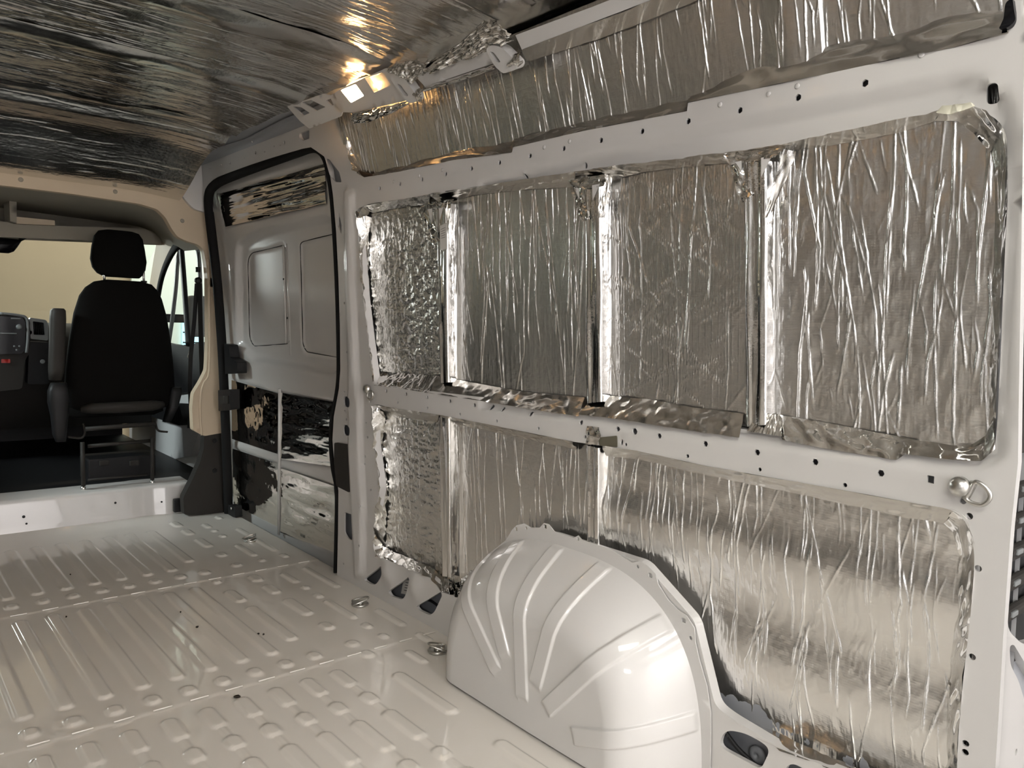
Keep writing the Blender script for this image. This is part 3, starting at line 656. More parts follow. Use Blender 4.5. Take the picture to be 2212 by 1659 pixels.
# ---- foil-wrapped ribs
def rib(label, L0, L1, R0, R1, seed, group, flare=None):
    """hat-section post: L0,L1 = left edge (top,bottom) px, R0,R1 = right edge px, on the front face"""
    a = np.array(wl(*L0, 0.012)); b = np.array(wl(*L1, 0.012)); c = np.array(wl(*R0, 0.012)); d = np.array(wl(*R1, 0.012))
    t = thing('foil_wrapped_rib', mw((b[0] + d[0]) / 2, min(b[1], d[1]), 0.02), label, 'wall rib', group)
    nv = 90; k = 26; V = np.zeros((nv, k, 3)); s = np.linspace(0, 1, nv)
    q = np.linspace(0, 1, k); rng = np.random.default_rng(seed)
    prof_o = np.interp(q, [0, .12, .20, .34, .40, .60, .66, .80, .88, 1], [0.056, 0.044, 0.020, 0.012, 0.016, 0.016, 0.012, 0.014, 0.030, 0.056])
    prof_y = np.interp(q, [0, .12, .20, .80, .88, 1], [-0.10, -0.02, 0, 1, 1.0, 1.10])
    n1 = vnoise(k, nv, 7, 3, seed, 2) * 0.0022
    for i in range(nv):
        l = a + (b - a) * s[i]; r = c + (d - c) * s[i]
        for j in range(k):
            y = l[0] + (r[0] - l[0]) * prof_y[j]; z = l[1] + (r[1] - l[1]) * min(1, max(0, prof_y[j]))
            V[i, j] = mw(y, z, prof_o[j] - n1[i, j])
    link('rib_wrap', V.reshape(-1, 3), gridfaces(k, nv), M_TAPE, t, True)
    if flare:
        for kk, (lo, tip) in enumerate(flare['arms']):
            P0 = W3(lo, 0.010); P1 = W3(tip, 0.010 if kk != 1 else 0.022)
            ribbon('gusset_tape', [P0, P1], M_TAPE, t, 30, 10, 0.004, 4, 2, seed + 3 + kk)
        for tri in flare['tri']:
            link('bare_metal', [w3(x, y, 0.008) for x, y in tri], [tuple(range(len(tri)))], M_PAINT, t, False)
    return t
RG = None
rib('first slim foil-wrapped upper rib, next to the quilted panel, carrying a paper tag', (938, 440), (947, 828), (962, 438), (966, 826), 101, RG,
    {'arms': [([(908, 452), (936, 530)], [(926, 440), (950, 520)]), ([(968, 434), (952, 540)], [(976, 444), (964, 540)]), ([(905, 440), (980, 430)], [(912, 456), (972, 450)])], 'tri': [[(924, 452), (934, 450), (932, 482)], [(948, 450), (958, 447), (950, 476)]]})
rib('second foil-wrapped upper rib with flared top, between the thin-creased and criss-cross panels', (1259, 390), (1262, 872), (1294, 384), (1297, 868), 102, RG,
    {'arms': [([(1232, 402), (1256, 480)], [(1252, 394), (1272, 470)]), ([(1310, 376), (1290, 470)], [(1322, 384), (1306, 470)]), ([(1228, 390), (1316, 374)], [(1244, 412), (1306, 402)])], 'tri': [[(1240, 404), (1251, 403), (1251, 430)], [(1279, 400), (1296, 397), (1280, 434)]]})
rib('third and widest foil-wrapped upper rib with flared top, beside the bright rear panel', (1604, 350), (1606, 922), (1652, 344), (1652, 918), 103, RG,
    {'arms': [([(1566, 336), (1602, 440)], [(1590, 334), (1624, 420)]), ([(1694, 322), (1648, 470)], [(1722, 328), (1664, 470)]), ([(1566, 330), (1700, 312)], [(1580, 356), (1676, 340)])], 'tri': [[(1588, 350), (1602, 347), (1602, 370)], [(1644, 341), (1668, 336), (1644, 383)]]})
rib('foil-wrapped lower rib ahead of the wheel arch', (944, 898), (951, 1244), (968, 902), (972, 1248), 104, RG)
rib('foil-wrapped lower rib rising from behind the wheel arch', (1262, 962), (1264, 1190), (1292, 968), (1290, 1196), 105, RG)
# tag on the first rib
tg = thing('paper_tag', w3(957, 548, 0.0), 'small grey printed paper tag hanging on the first upper rib', 'tag')
P = [w3(950, 488, 0.004), w3(966, 480, 0.004), w3(966, 538, 0.004), w3(951, 540, 0.004)]
quad('tag_sheet', P, M_PAPER, tg)
for k in range(5):
    f = 0.16 + 0.09 * k; A = P[0] + (P[3] - P[0]) * f; B = P[1] + (P[2] - P[1]) * f; e = (P[3] - P[0]) * 0.018; o = np.array([-0.0006, 0, 0])
    quad('print_line', [A * 0.85 + B * 0.15 + o, A * 0.25 + B * 0.75 + o, A * 0.25 + B * 0.75 + e + o, A * 0.85 + B * 0.15 + e + o], M_INK, tg)
# loose tape bits on the waist rail
t_ = tag(ribbon('foil_tape_piece', [W3([(1269, 920), (1294, 923)], -0.004), W3([(1267, 940), (1297, 943)], -0.010), W3([(1266, 958), (1292, 962)], -0.004)], M_TAPE, None, 16, 14, 0.003, 3, 3, 9), 'crumpled square of shiny foil tape on the waist rail above the lower rib', 'tape')
tag(plate('tape_patch', rounded(WP([(1294, 945), (1334, 941), (1335, 966), (1296, 962)]), 0.004), [], lambda y, z, d: mw(y, z, -0.003 + d), M_OLIVE, None, 0.01, None, 0.002), 'flat dark olive tape patch on the waist rail beside the foil square', 'tape')

# ================================================================== WHEEL ARCH
wa = thing('wheel_arch', (0.82, 1.49, 0.0), 'white painted steel wheel arch box with raised radial ribs standing on the floor', 'wheel arch')
YC = 1.49
def sup(th, hf, hr_, top, ex):
    c, s = math.cos(th), math.sin(th); h = hf if c > 0 else hr_
    return (abs(c / h) ** ex + abs(s / top) ** ex) ** (-1 / ex)
nth, nr = 420, 150; V = np.zeros((nr, nth, 3)); RIBS = [44, 63, 83, 105, 132, 161]; RIN = [.17, .19, .08, .14, .12, .19]
for j in range(nth):
    th = math.pi * j / (nth - 1); Ri = sup(th, 0.425, 0.36, 0.372, 3.2); Ro = sup(th, 0.475, 0.44, 0.480, 2.8)
    zo = Ro * math.sin(th); xo = xw(max(0, zo)) + 0.004
    c0 = np.array([Ri * 0.80, 0.731]); c1 = np.array([Ri * 0.985, 0.735]); c2 = np.array([Ri + (Ro - Ri) * 0.60, 0.736 + (xo - 0.736) * 0.62])
    for i in range(nr):
        q = i / (nr - 1)
        if q < 0.32: p = np.array([0.0, 0.728]) + (c0 - np.array([0.0, 0.728])) * (q / 0.32); n = np.array([0, -1.0])
        elif q < 0.78:
            t = (q - 0.32) / 0.46; p = (1 - t) ** 2 * c0 + 2 * t * (1 - t) * c1 + t * t * c2; tg_ = 2 * (1 - t) * (c1 - c0) + 2 * t * (c2 - c1); tg_ /= np.linalg.norm(tg_); n = np.array([tg_[1], -tg_[0]])
        else:
            t = (q - 0.78) / 0.22; e = np.array([Ro, xo]); p = c2 + (e - c2) * t; tg_ = (e - c2) / np.linalg.norm(e - c2); n = np.array([tg_[1], -tg_[0]])
        d = 0.0
        for ra, rin in zip(RIBS, RIN):
            lat = abs((th - math.radians(ra))) * max(p[0], 0.02)
            if lat < 0.05:
                d = max(d, sstep(np.array([(0.026 - lat) / 0.0055]))[0] * sstep(np.array([(p[0] - rin) / 0.012]))[0] * (1 - sstep(np.array([(p[1] - xo + 0.03) / 0.02]))[0]))
        p = p + n * 0.0065 * d
        V[i, j] = (p[1], YC + p[0] * math.cos(th), max(-0.006, p[0] * math.sin(th)))
link('arch_shell', V.reshape(-1, 3), gridfaces(nth, nr), M_PAINT, wa, True)
FL_OUT = WP([(1040, 1232), (1058, 1196), (1095, 1167), (1109, 1144), (1119, 1134), (1136, 1130), (1149, 1139), (1169, 1139), (1178, 1129), (1188, 1132), (1200, 1147), (1243, 1161), (1252, 1156), (1260, 1166), (1318, 1184), (1368, 1215), (1385, 1211), (1402, 1221), (1419, 1238),
             (1425, 1262), (1446, 1295), (1466, 1316), (1486, 1329), (1503, 1356), (1505, 1386), (1513, 1423), (1530, 1481), (1538, 1538), (1538, 1585)])
FL_OUT = [(YC + 0.49, -0.005), (YC + 0.488, 0.12), (YC + 0.455, 0.26)] + FL_OUT + [(1.03, -0.005), (1.08, -0.005)]
inner = [(YC + (sup(t, .475, .44, .480, 2.8) - 0.012) * math.cos(t), max(-0.005, (sup(t, .475, .44, .480, 2.8) - 0.012) * math.sin(t))) for t in np.linspace(math.pi, 0, 60)]
fo = FL_OUT[:-1] + inner
fh = [circ(wl(*p), 0.005, 8) for p in ((1140, 1140), (1252, 1164), (1381, 1223), (1495, 1377))] + [circ(wl(*p), 0.008, 4, None, .78) for p in ((1118, 1142), (1181, 1137), (1408, 1242), (1480, 1339))]
plate('arch_flange', fo, fh, lambda y, z, d: mw(y, z, -0.006 + d), M_PAINT, wa, 0.02, None, 0.003)

# ================================================================== ROOF: foil panels, bows, roof rail
def roof_panel(label, ya, yb, seed, zf=None, dens=260, und=0.004, xa=-0.76, xb=0.69):
    t = thing('roof_insulation_panel', (0, (ya + yb) / 2, 1.88), label, 'insulation')
    du, dv = 0.0034, 0.0085; nu = int((yb - ya) / du) + 2; nv = int((xb - xa) / dv) + 2; u, v = np.meshgrid(np.linspace(ya, yb, nu), np.linspace(xa, xb, nv))
    H = creases(nu, nv, du, dv, seed, int((yb - ya) * dens), (0.0022, 0.0048), (0.0036, 0.0050), 0.035, 0.0, (0.04, 0.3), 0.05)
    H += 0.0005 * vnoise(nu, nv, nu * du * 50, nv * dv * 10, seed + 2, 3, True) + und * vnoise(nu, nv, 4, 9, seed + 3, 2)
    Z = crown(v) - H + (zf(u) if zf is not None else 0)
    sheet('foil', nu, nv, np.stack([v, u, Z], -1), M_FOILR, t); return t
roof_panel('crinkled roof foil panel above the rear of the wheel arch', 0.46, 1.56, 201)
roof_panel('crinkled roof foil panel catching the orange lamp light, behind the lamp', 1.60, 2.23, 202)
roof_panel('crinkled roof foil panel beside the lit lamp, between two roof bows', 2.27, 2.79, 203)
roof_panel('dark crinkled roof foil panel above the sliding door', 2.82, 3.48, 204)
roof_panel('dull brown roof foil panel sloping down to the cab header', 3.50, 4.36, 205, lambda u: -0.20 * sstep((u - 3.75) / 0.6) - 0.03 * sstep((u - 3.55) / 0.1), 60, 0.0012)
for label, yb_, wd, dp in (('foil-taped roof bow behind the lamp', 1.58, 0.16, 0.010), ('wide smooth foil-taped roof bow beside the lamp', 2.25, 0.17, 0.012),
                           ('foil-taped roof bow with a bright highlight above the sliding door', 2.80, 0.17, 0.014), ('thin foil-taped roof bow nearest the cab', 3.48, 0.12, 0.010)):
    xs = np.linspace(-0.78, 0.688, 120); q = np.linspace(-1, 1, 18); n = vnoise(18, 120, 3, 10, int(yb_ * 100), 3) * 0.0022
    P = np.stack([np.repeat(xs[:, None], 18, 1), yb_ + 0.5 * wd * q[None] + 0 * xs[:, None], crown(xs)[:, None] - 0.001 - dp * np.cos(q[None] * math.pi / 2) ** 0.8 + n], -1)
    tag(sheet('roof_bow', 18, 120, P, M_TAPED, None), label, 'roof bow')

RP0 = (0.685, 0, 1.85); RN = np.array([-0.90, 0, -0.436])
def rp(px, py): P = atP(px, py, RP0, RN); return (P[1], (P[2] - 1.85))
def mrp(y, h, d=0.0): return (0.685 - h * 0.4844 + 0.90 * d, y, 1.85 + h + 0.436 * d)
def RPp(pts): return [rp(a, b) for a, b in pts]
rr = thing('roof_rail', (0.685, 1.6, 1.82), 'white painted roof rail with lamp bracket and oval slots along the roof edge', 'roof rail')
rear_end = [(0.42, rp(1398, 3)[1]), (0.42, rp(1279, 15)[1])]
plate('rear_rail', [rear_end[1], rp(1279, 15), rp(1113, 76), rp(1127, 107), rp(1398, 3), rear_end[0]], [], mrp, M_PAINT, rr, 0.03, None, 0.03)
plate('middle_rail', RPp([(900, 168), (927, 153), (1062, 108), (1074, 134), (918, 187)]), [], mrp, M_PAINT, rr, 0.03, None, 0.02)
plate('lamp_bracket', rounded(RPp([(712, 208), (739, 190), (836, 146), (850, 154), (880, 200), (884, 216), (766, 243), (728, 242)]), 0.01),
      [rounded(RPp([(736, 195), (768, 182), (786, 207), (758, 222)]), 0.006), rounded(RPp([(788, 169), (827, 156), (844, 184), (808, 200)]), 0.004)], mrp, M_PAINT, rr, 0.02, None, 0.02)
plate('slot_bracket', rounded(RPp([(620, 230), (700, 202), (726, 211), (742, 234), (735, 252), (668, 278), (648, 262)]), 0.006),
      [rounded(RPp(q), 0.004) for q in ([(632, 230), (650, 231), (669, 244), (655, 250)], [(652, 221), (672, 216), (703, 231), (683, 240)], [(704, 217), (718, 212), (732, 221), (716, 229)])], mrp, M_PAINT, rr, 0.02, None, 0.006)
for oc, sl in (([(844, 158), (858, 152), (876, 160), (908, 205), (906, 218), (890, 221), (874, 204)], [(862, 178), (872, 180), (891, 206), (879, 204)]),
               ([(1056, 104), (1070, 94), (1092, 100), (1126, 134), (1122, 148), (1094, 157), (1076, 140)], [(1064, 108), (1074, 110), (1091, 133), (1078, 132)])):
    plate('bow_end', rounded(RPp(oc), 0.012), [rounded(RPp(sl), 0.012)], lambda y, h, d: mrp(y, h, d - 0.014), M_PAINT, rr, 0.02, None, 0.03)
lamp = thing('dome_lamp', mrp(*rp(762, 202)), 'lit warm orange interior lamp set in the roof rail bracket', 'lamp')
plate('lens', rounded(RPp([(735, 194), (768, 181), (787, 207), (758, 223)]), 0.006), [], lambda y, h, d: mrp(y, h, d + 0.006), M_LAMP, lamp, 0.02, None, 0.01)
link('housing', [mrp(*rp(730, 185), 0.03), mrp(*rp(850, 145), 0.03), mrp(*rp(860, 200), 0.03), mrp(*rp(758, 235), 0.03)], [(0, 1, 2, 3)], M_PAINT, lamp, False)
bl2 = bpy.data.lights.new('lamp_bulb_inner', 'POINT'); bl2.energy = 0.06; bl2.color = (1.0, 0.55, 0.2); bl2.shadow_soft_size = 0.01
bo2 = bpy.data.objects.new('lamp_bulb_inner', bl2); COL.objects.link(bo2); bo2.location = mrp(*rp(800, 188), 0.018)
def rtop(px, py, z=1.91): return atZ(px, py, z)
def rpl(px, py, d=0.0): return np.array(mrp(*rp(px, py), d))
def tuft(label, top, bot, amp, seed, nu=70, nv=40):
    return tag(ribbon('foil_wrap', [[rpl(a, b, -0.004) for a, b in top], [rpl(a, b, -0.02) for a, b in [((p[0] + q[0]) / 2, (p[1] + q[1]) / 2) for p, q in zip(top, bot)]], [rpl(a, b, -0.006) for a, b in bot]], M_TAPE, None, nu, nv, amp, 9, 5, seed, (-0.8, 0, -0.6), True), label, 'foil')
tuft('crumpled shiny foil wrapped round the roof bow end by the rear roof rail', [(940, 128), (985, 98), (1020, 70), (1045, 44), (1078, 44), (1108, 72)], [(935, 158), (985, 138), (1030, 122), (1060, 104), (1090, 96), (1118, 84)], 0.010, 301)
tuft('crumpled shiny foil tucked between the lamp bracket and the middle roof rail', [(842, 146), (862, 136), (890, 128), (912, 126), (935, 128)], [(860, 156), (880, 168), (896, 178), (908, 166), (930, 156)], 0.008, 302, 50, 24)
tuft('small pointed foil scrap hanging under the bow end behind the lamp', [(898, 196), (906, 190), (920, 192)], [(905, 205), (912, 222), (917, 206)], 0.004, 303, 16, 12)
tuft('torn foil scrap at the tip of the bow end by the rear rail', [(1100, 128), (1112, 116), (1130, 112)], [(1112, 146), (1124, 143), (1134, 134)], 0.004, 304, 16, 12)
tuft('brownish foil strip hanging below the lamp bracket', [(766, 243), (800, 236), (850, 226), (885, 216)], [(770, 266), (800, 262), (850, 244), (890, 222)], 0.006, 305, 50, 14)
tuft('foil strip glowing orange under the middle roof rail', [(920, 186), (980, 168), (1040, 148), (1074, 137)], [(925, 196), (985, 178), (1040, 160), (1074, 146)], 0.004, 306, 40, 10)
tag(ribbon('foil_wrap', [[rpl(a, b, 0.0) for a, b in ((1127, 108), (1398, 4), (1640, -88))], [w3(a, b, -0.02) for a, b in ((1136, 134), (1290, 86), (1452, 24), (1560, -20))]], M_TAPED, None, 90, 12, 0.004, 9, 2, 307), 'smooth foil band tucked under the rear roof rail', 'foil')
# sheet closing the roof edge above and behind the rail
for ya_, yb_, m_ in ((0.4, 2.3, M_TAPED), (2.3, 4.3, M_PRIMER)):
    ribbon('rail_back', [[(0.68, y, 1.922) for y in (ya_, yb_)], [(0.78, y, 1.91) for y in (ya_, yb_)], [(0.835, y, 1.80) for y in (ya_, yb_)]], m_, rr, 60, 12, 0.003 if ya_ < 1 else 0, 10, 3, 77)

# ================================================================== SLIDING DOOR, ITS FRAME AND SEAL
hd = [(384, 322), (400, 346), (471, 327), (552, 298), (630, 273), (668, 262), (669, 318), (650, 322), (610, 335), (560, 352), (500, 372), (470, 382), (452, 396), (446, 424), (449, 456), (420, 452), (402, 432), (386, 408)]
hh_ = [circ(wl(*p), 0.008, 8) for p in ((430, 367), (497, 352), (552, 330), (614, 308))] + [circ(wl(*p), 0.004, 6) for p in ((454, 364), (474, 357), (478, 356), (592, 316), (605, 314), (572, 328), (528, 341))]
hh_ += [rounded(WP([(647, 288), (666, 281), (674, 285), (673, 298), (654, 304), (646, 298)]), 0.02)]
def header_depth(P):
    z = P[:, 1]; return 0.012 * np.sin(np.clip((z - 1.60) / 0.2, 0, 1) * math.pi)
dh = structure(plate('trim_door_header', WP(hd), hh_, mw, M_PAINT, None, 0.02, None, 0.03, [0.004] * 11 + [0.02]))
ribbon('gutter', [W3([(384, 322), (400, 346), (471, 327), (552, 298), (630, 273), (720, 244)], 0.02), [rtop(a, b) + np.array([0.02, 0, 0.0]) for a, b in ((350, 372), (420, 330), (520, 298), (600, 256), (660, 232), (720, 205))]], M_PRIMER, dh, 50, 6, 0)
tube('strap', smoothpath([w3(505, 288, -0.04), w3(522, 279, -0.035), w3(535, 282, -0.02), w3(545, 296, -0.005), w3(547, 306, 0.0)], 6), 0.016, M_PAINT, dh, 10, False, 0.4)
tag(ribbon('foil_wrap', [W3([(408, 328), (430, 316), (470, 306), (500, 296)], -0.02), W3([(410, 338), (425, 342), (470, 328), (512, 300)], -0.006)], M_TAPE, None, 40, 14, 0.01, 8, 3, 311, (-1, 0, 0), True), 'torn foil edge hanging over the front end of the door header', 'foil')

DO = 0.062
def md(y, z, d=0.0): return mw(y, z, DO + d)
def DPp(pts): return WP(pts, DO)
WIN = rounded(DPp([(510, 530), (560, 505), (700, 470), (724, 478), (728, 800), (705, 808), (545, 772), (512, 745)]), 0.05)
WL_ = rounded(DPp([(522, 560), (530, 545), (600, 528), (606, 545), (612, 742), (535, 748), (526, 730)]), 0.03)
WR_ = rounded(DPp([(634, 525), (640, 520), (720, 500), (728, 515), (730, 775), (648, 760), (640, 745)]), 0.03)
FT = DPp([(470, 418), (702, 352), (704, 440), (486, 492)])
LOWP = [DPp(q) for q in ([(500, 820), (601, 850), (601, 982), (501, 948)], [(606, 847), (722, 868), (722, 1008), (606, 992)], [(502, 968), (601, 1002), (600, 1140), (504, 1090)], [(606, 1010), (722, 1050), (724, 1196), (606, 1152)])]
def door_depth(P):
    d = np.zeros(len(P))
    def rec(l, dep, wdt=0.016): 
        sd = loopdist(P, l) * np.where(inside(P, l), 1, -1); return dep * sstep((sd + wdt * 0.5) / wdt)
    d += rec(WIN, 0.028, 0.03); d += rec(WL_, 0.010, 0.012); d += rec(WR_, 0.010, 0.012); d += rec(FT, 0.010, 0.012)
    for q in LOWP: d += rec(q, 0.014, 0.012)
    d += 0.02 * sstep((0.10 - P[:, 1]) / 0.05)
    return d
DOUT = DPp([(432, 405), (455, 375), (690, 300), (735, 320), (748, 500), (752, 800), (750, 1262)]) + [(wl(750, 1262, DO)[0], -0.05), (wl(476, 1112, DO)[0], -0.05)]
door = structure(plate('door_1', DOUT, [], md, M_PAINT, None, 0.014, door_depth, 0.01, None, 0.014))
door['label'] = 'white sliding door seen from inside'
bb = lambda px, py, o=0.0: w3(px, py, DO + o)
for (a, b, r) in (((612, 530), (618, 742), 0.008), ((622, 526), (630, 768), 0.014), ((634, 522), (642, 762), 0.006)):
    tube('strut_bar', [bb(*a, 0.034), bb(*b, 0.034)], r, M_PAINT, door, 10, False, 0.6)
for l_ in (WL_, WR_):
    tube('panel_gap', [md(p[0], p[1], 0.033) for p in l_], 0.0022, M_BLACK, door, 6, True)
for p in ((613, 603), (621, 687)): c = bb(*p, 0.022); lathe('slot', [(0.005, 0), (0.005, 0.003)], c, (-1, 0, 0), M_BLACK, door, 8, False)
tube('door_strut', [bb(604, 840, -0.004), bb(602, 1154, -0.004)], 0.012, M_PAINT, door, 10, False, 0.5)
def quad_foil(name, px4, off, amp, fu, fv, seed, label, ridged=False, nu=120, nv=90):
    c = [np.array(w3(a, b, off)) for a, b in px4]; u, v = np.meshgrid(np.linspace(0, 1, nu), np.linspace(0, 1, nv)); u = u[..., None]; v = v[..., None]
    P = (c[0] * (1 - u) + c[1] * u) * (1 - v) + (c[3] * (1 - u) + c[2] * u) * v
    H = vnoise(nu, nv, fu, fv, seed, 2, ridged) + 0.10 * vnoise(nu, nv, fu * 4, fv * 3, seed + 1, 2, True)
    win = (np.minimum(np.minimum(u, 1 - u), np.minimum(v, 1 - v))[..., 0] * 10).clip(0, 1)
    P[..., 0] -= (H * amp * (0.35 + 0.65 * win))
    return tag(sheet(name, nu, nv, P, M_MYLAR, None), label, 'foil')
quad_foil('door_foil', [(470, 420), (702, 354), (704, 440), (487, 490)], DO - 0.004, 0.0050, 2, 6, 401, 'wrinkled shiny foil strip across the top of the sliding door')
quad_foil('door_foil', [(500, 821), (601, 850), (601, 981), (501, 948)], DO - 0.002, 0.0035, 6, 4, 402, 'dark shiny foil square on the sliding door, upper row beside the cab')
quad_foil('door_foil', [(606, 848), (722, 869), (722, 1008), (606, 992)], DO - 0.002, 0.0050, 1.5, 6, 403, 'rippled shiny foil square on the sliding door, upper row beside the pillar')
quad_foil('door_foil', [(502, 969), (601, 1002), (600, 1138), (504, 1090)], DO - 0.002, 0.0040, 4, 5, 404, 'shiny foil square on the sliding door, lower row beside the cab')
quad_foil('door_foil', [(606, 1011), (722, 1050), (724, 1194), (606, 1150)], DO - 0.002, 0.0045, 2, 6, 405, 'crumpled shiny foil square on the sliding door, lower row beside the pillar')
SEAL = [(494, 1113), (490, 1000), (485, 860), (479, 740), (470, 620), (459, 520), (451, 450), (452, 418), (462, 402), (485, 388), (560, 360), (640, 333), (672, 324), (688, 328), (700, 343), (709, 375), (717, 430), (723, 510), (728, 610), (731, 710), (732, 800), (728, 848), (718, 900), (715, 950), (719, 1008), (728, 1062), (727, 1150), (725, 1240)]
sp = smoothpath([w3(a, b, 0.012) for a, b in SEAL], 6)
rad = [0.024 - 0.014 * float(sstep(np.array([(i / len(sp) - 0.30) / 0.2]))[0]) for i in range(len(sp))]
tag(tube('door_seal', sp, rad, M_RUBBER, None, 10), 'black rubber seal running round the sliding door opening', 'seal')
hg = thing('door_hinge_block', w3(487, 865, -0.01), 'black plastic door guide block on the front edge of the sliding door', 'door hardware')
plate('block', rounded(WP([(471, 843), (497, 841), (498, 884), (472, 888)], -0.02), 0.006), [], lambda y, z, d: mw(y, z, d - 0.02), M_BLACK, hg, 0.03, None, 0.05)
plate('groove_cover', rounded(WP([(474, 856), (492, 855), (492, 872), (474, 873)], -0.026), 0.004), [], lambda y, z, d: mw(y, z, d - 0.026), M_DGREY, hg, 0.03, None, 0.01)
tag(plate('latch_cover', rounded(WP([(484, 742), (494, 745), (497, 772), (512, 782), (513, 806), (486, 808)], -0.005), 0.008), [], lambda y, z, d: mw(y, z, d - 0.005), M_BLACK, None, 0.03, None, 0.05), 'black latch cover on the sliding door edge above the guide block', 'door hardware')
rb_ = thing('door_roller', w3(497, 1103, 0.0), 'small black roller bracket at the bottom front corner of the sliding door', 'door hardware')
plate('bracket', rounded(WP([(492, 1090), (507, 1094), (508, 1118), (493, 1115)], -0.0), 0.006), [], lambda y, z, d: mw(y, z, d), M_BLACK, rb_, 0.03, None, 0.04)
lathe('bolt', [(0.008, 0), (0.008, 0.006), (0.004, 0.008)], w3(501, 1098, -0.001), (-1, 0, 0), M_CHROME, rb_, 8)
tag(plate('pillar_cover', rounded(WP([(722, 956), (758, 962), (761, 970), (760, 1060), (754, 1064), (726, 1050), (721, 1000)], -0.012), 0.010), [], lambda y, z, d: mw(y, z, d - 0.012), M_DGREY, None, 0.03, None, 0.012), 'dark plastic striker cover plate on the white door pillar', 'cover')

# ================================================================== CAB
def py_(y0): return lambda x, z, d=0.0: (x, y0 + d, z)
def YPp(pts, y): return [tuple(atY(a, b, y)[[0, 2]]) for a, b in pts]
YT = 4.27
HEADER = [(-420, 330), (0, 362), (250, 385), (330, 399), (386, 411), (404, 430), (418, 450), (449, 462), (462, 545), (470, 620), (450, 620), (446, 575), (440, 540), (428, 528), (404, 521), (384, 512), (372, 496), (358, 470), (340, 452), (300, 440), (150, 418), (0, 400), (-420, 370)]
ct = thing('cab_header_trim', (0, YT, 1.6), 'beige plastic trim arching over the cab opening', 'trim')
plate('panel', rounded(YPp(HEADER, YT), 0.015, 3), [], py_(YT), M_BEIGE, ct, 0.05, None, 0.05, None, 0.03)
CORN = [(384, 322), (398, 345), (440, 332), (456, 380), (448, 420), (450, 460), (420, 452), (402, 432), (387, 408)]
structure(plate('trim_roof_corner', rounded(YPp(CORN, 4.235), 0.02, 3), [], py_(4.235), M_PAINT, None, 0.03, lambda P: 0.012 * sstep((0.80 - P[:, 0]) / 0.12), 0.03))
for p in ((45, 388), (249, 414), (394, 477)): c = atY(*p, YT - 0.001); lathe('screw', [(0.011, 0), (0.010, 0.003), (0.004, 0.003), (0.004, 0.001)], c, (0, -1, 0), M_LINER, ct, 14)
bp_ = thing('cab_pillar_trim', atY(450, 935, YT), 'beige door pillar trim between the seat belt and the sliding door seal', 'trim')
PIL = [(448, 600), (470, 600), (478, 700), (484, 820), (487, 934), (441, 942), (417, 929), (415, 880), (418, 850), (434, 824), (446, 800), (449, 740)]
plate('panel', rounded(YPp(PIL, YT), 0.012, 3), [], py_(YT), M_BEIGE, bp_, 0.04, None, 0.05)
tube('edge_bead', smoothpath([atY(a, b, YT - 0.002) for a, b in ((450, 560), (453, 680), (452, 800), (440, 828), (434, 852), (433, 900), (436, 940))], 5), 0.006, M_BEIGE, bp_, 8)
KICK = [(441, 942), (489, 934), (492, 1113), (398, 1112), (396, 1075), (414, 1040), (432, 1000), (440, 970)]
kp = thing('kick_panel', atY(450, 1112, YT), 'dark grey plastic kick panel below the beige pillar trim', 'trim')
plate('panel', rounded(YPp(KICK, YT), 0.012, 3), [], py_(YT), M_DGREY, kp, 0.05, None, 0.06)
for p in ((464, 952), (464, 1017)): lathe('screw', [(0.014, 0), (0.012, 0.003), (0.005, 0.003), (0.005, 0.001)], atY(*p, YT - 0.001), (0, -1, 0), M_BLACK, kp, 14)
# headliner, shelf, windscreen, pillars
YW = 5.62
hl = structure(ribbon('trim_headliner', [[atY(a, b, YT + 0.04) for a, b in ((-420, 368), (0, 398), (150, 416), (300, 438), (340, 450), (358, 468), (372, 494), (384, 510), (404, 519), (440, 538))],
                                      [atY(a, b, YW) for a, b in ((-420, 420), (0, 450), (150, 470), (300, 490), (330, 500), (345, 515), (352, 530), (360, 535), (366, 540), (372, 545))]], M_LINER, None, 60, 10, 0))
sh = thing('overhead_shelf', (0.0, 5.0, 1.5), 'grey overhead storage shelf with dark recess above the windscreen', 'shelf')
lip = YPp([(-420, 440), (0, 478), (120, 488), (314, 494), (332, 505), (338, 527), (150, 517), (0, 512), (-420, 478)], 5.15)
plate('lip', lip, [], py_(5.15), M_LINER, sh, 0.06, None, 0.04)
link('tray', [atY(-420, 470, 5.17), atY(338, 520, 5.17), atY(338, 520, 5.60), atY(-420, 470, 5.60)], [(0, 1, 2, 3)], M_LINER, sh, False)
quad('shelf_back', [atY(-420, 400, 5.58), atY(352, 470, 5.58), atY(352, 530, 5.58), atY(-420, 500, 5.58)], M_LINER, sh)
plate('pocket_edge', YPp([(35, 468), (118, 476), (119, 487), (36, 483)], 5.10), [], py_(5.10), M_BEIGE, sh, 0.05, None, 0.03)
plate('divider', YPp([(20, 430), (36, 436), (36, 482), (22, 478)], 5.08), [], py_(5.08), M_LINER, sh, 0.05, None, 0.2)
ws = structure(link('window_2', [atY(-500, 470, 5.75), atY(345, 520, 5.75), (0.95, 6.75, 0.95), (-0.95, 6.75, 0.95)], [(0, 1, 2, 3)], M_GLASS, None, False))
ap = structure(ribbon('trim_windscreen_pillar', [[atY(338, 524, 5.66), atY(330, 570, 5.85), atY(322, 620, 6.05), atY(306, 720, 6.5)], [atY(352, 524, 5.55), atY(342, 580, 5.72), atY(334, 620, 5.9), atY(324, 720, 6.3)], [atY(396, 512, 5.02), atY(364, 570, 5.32), atY(346, 620, 5.55), atY(334, 720, 5.9)]], M_BEIGE, None, 24, 10, 0))
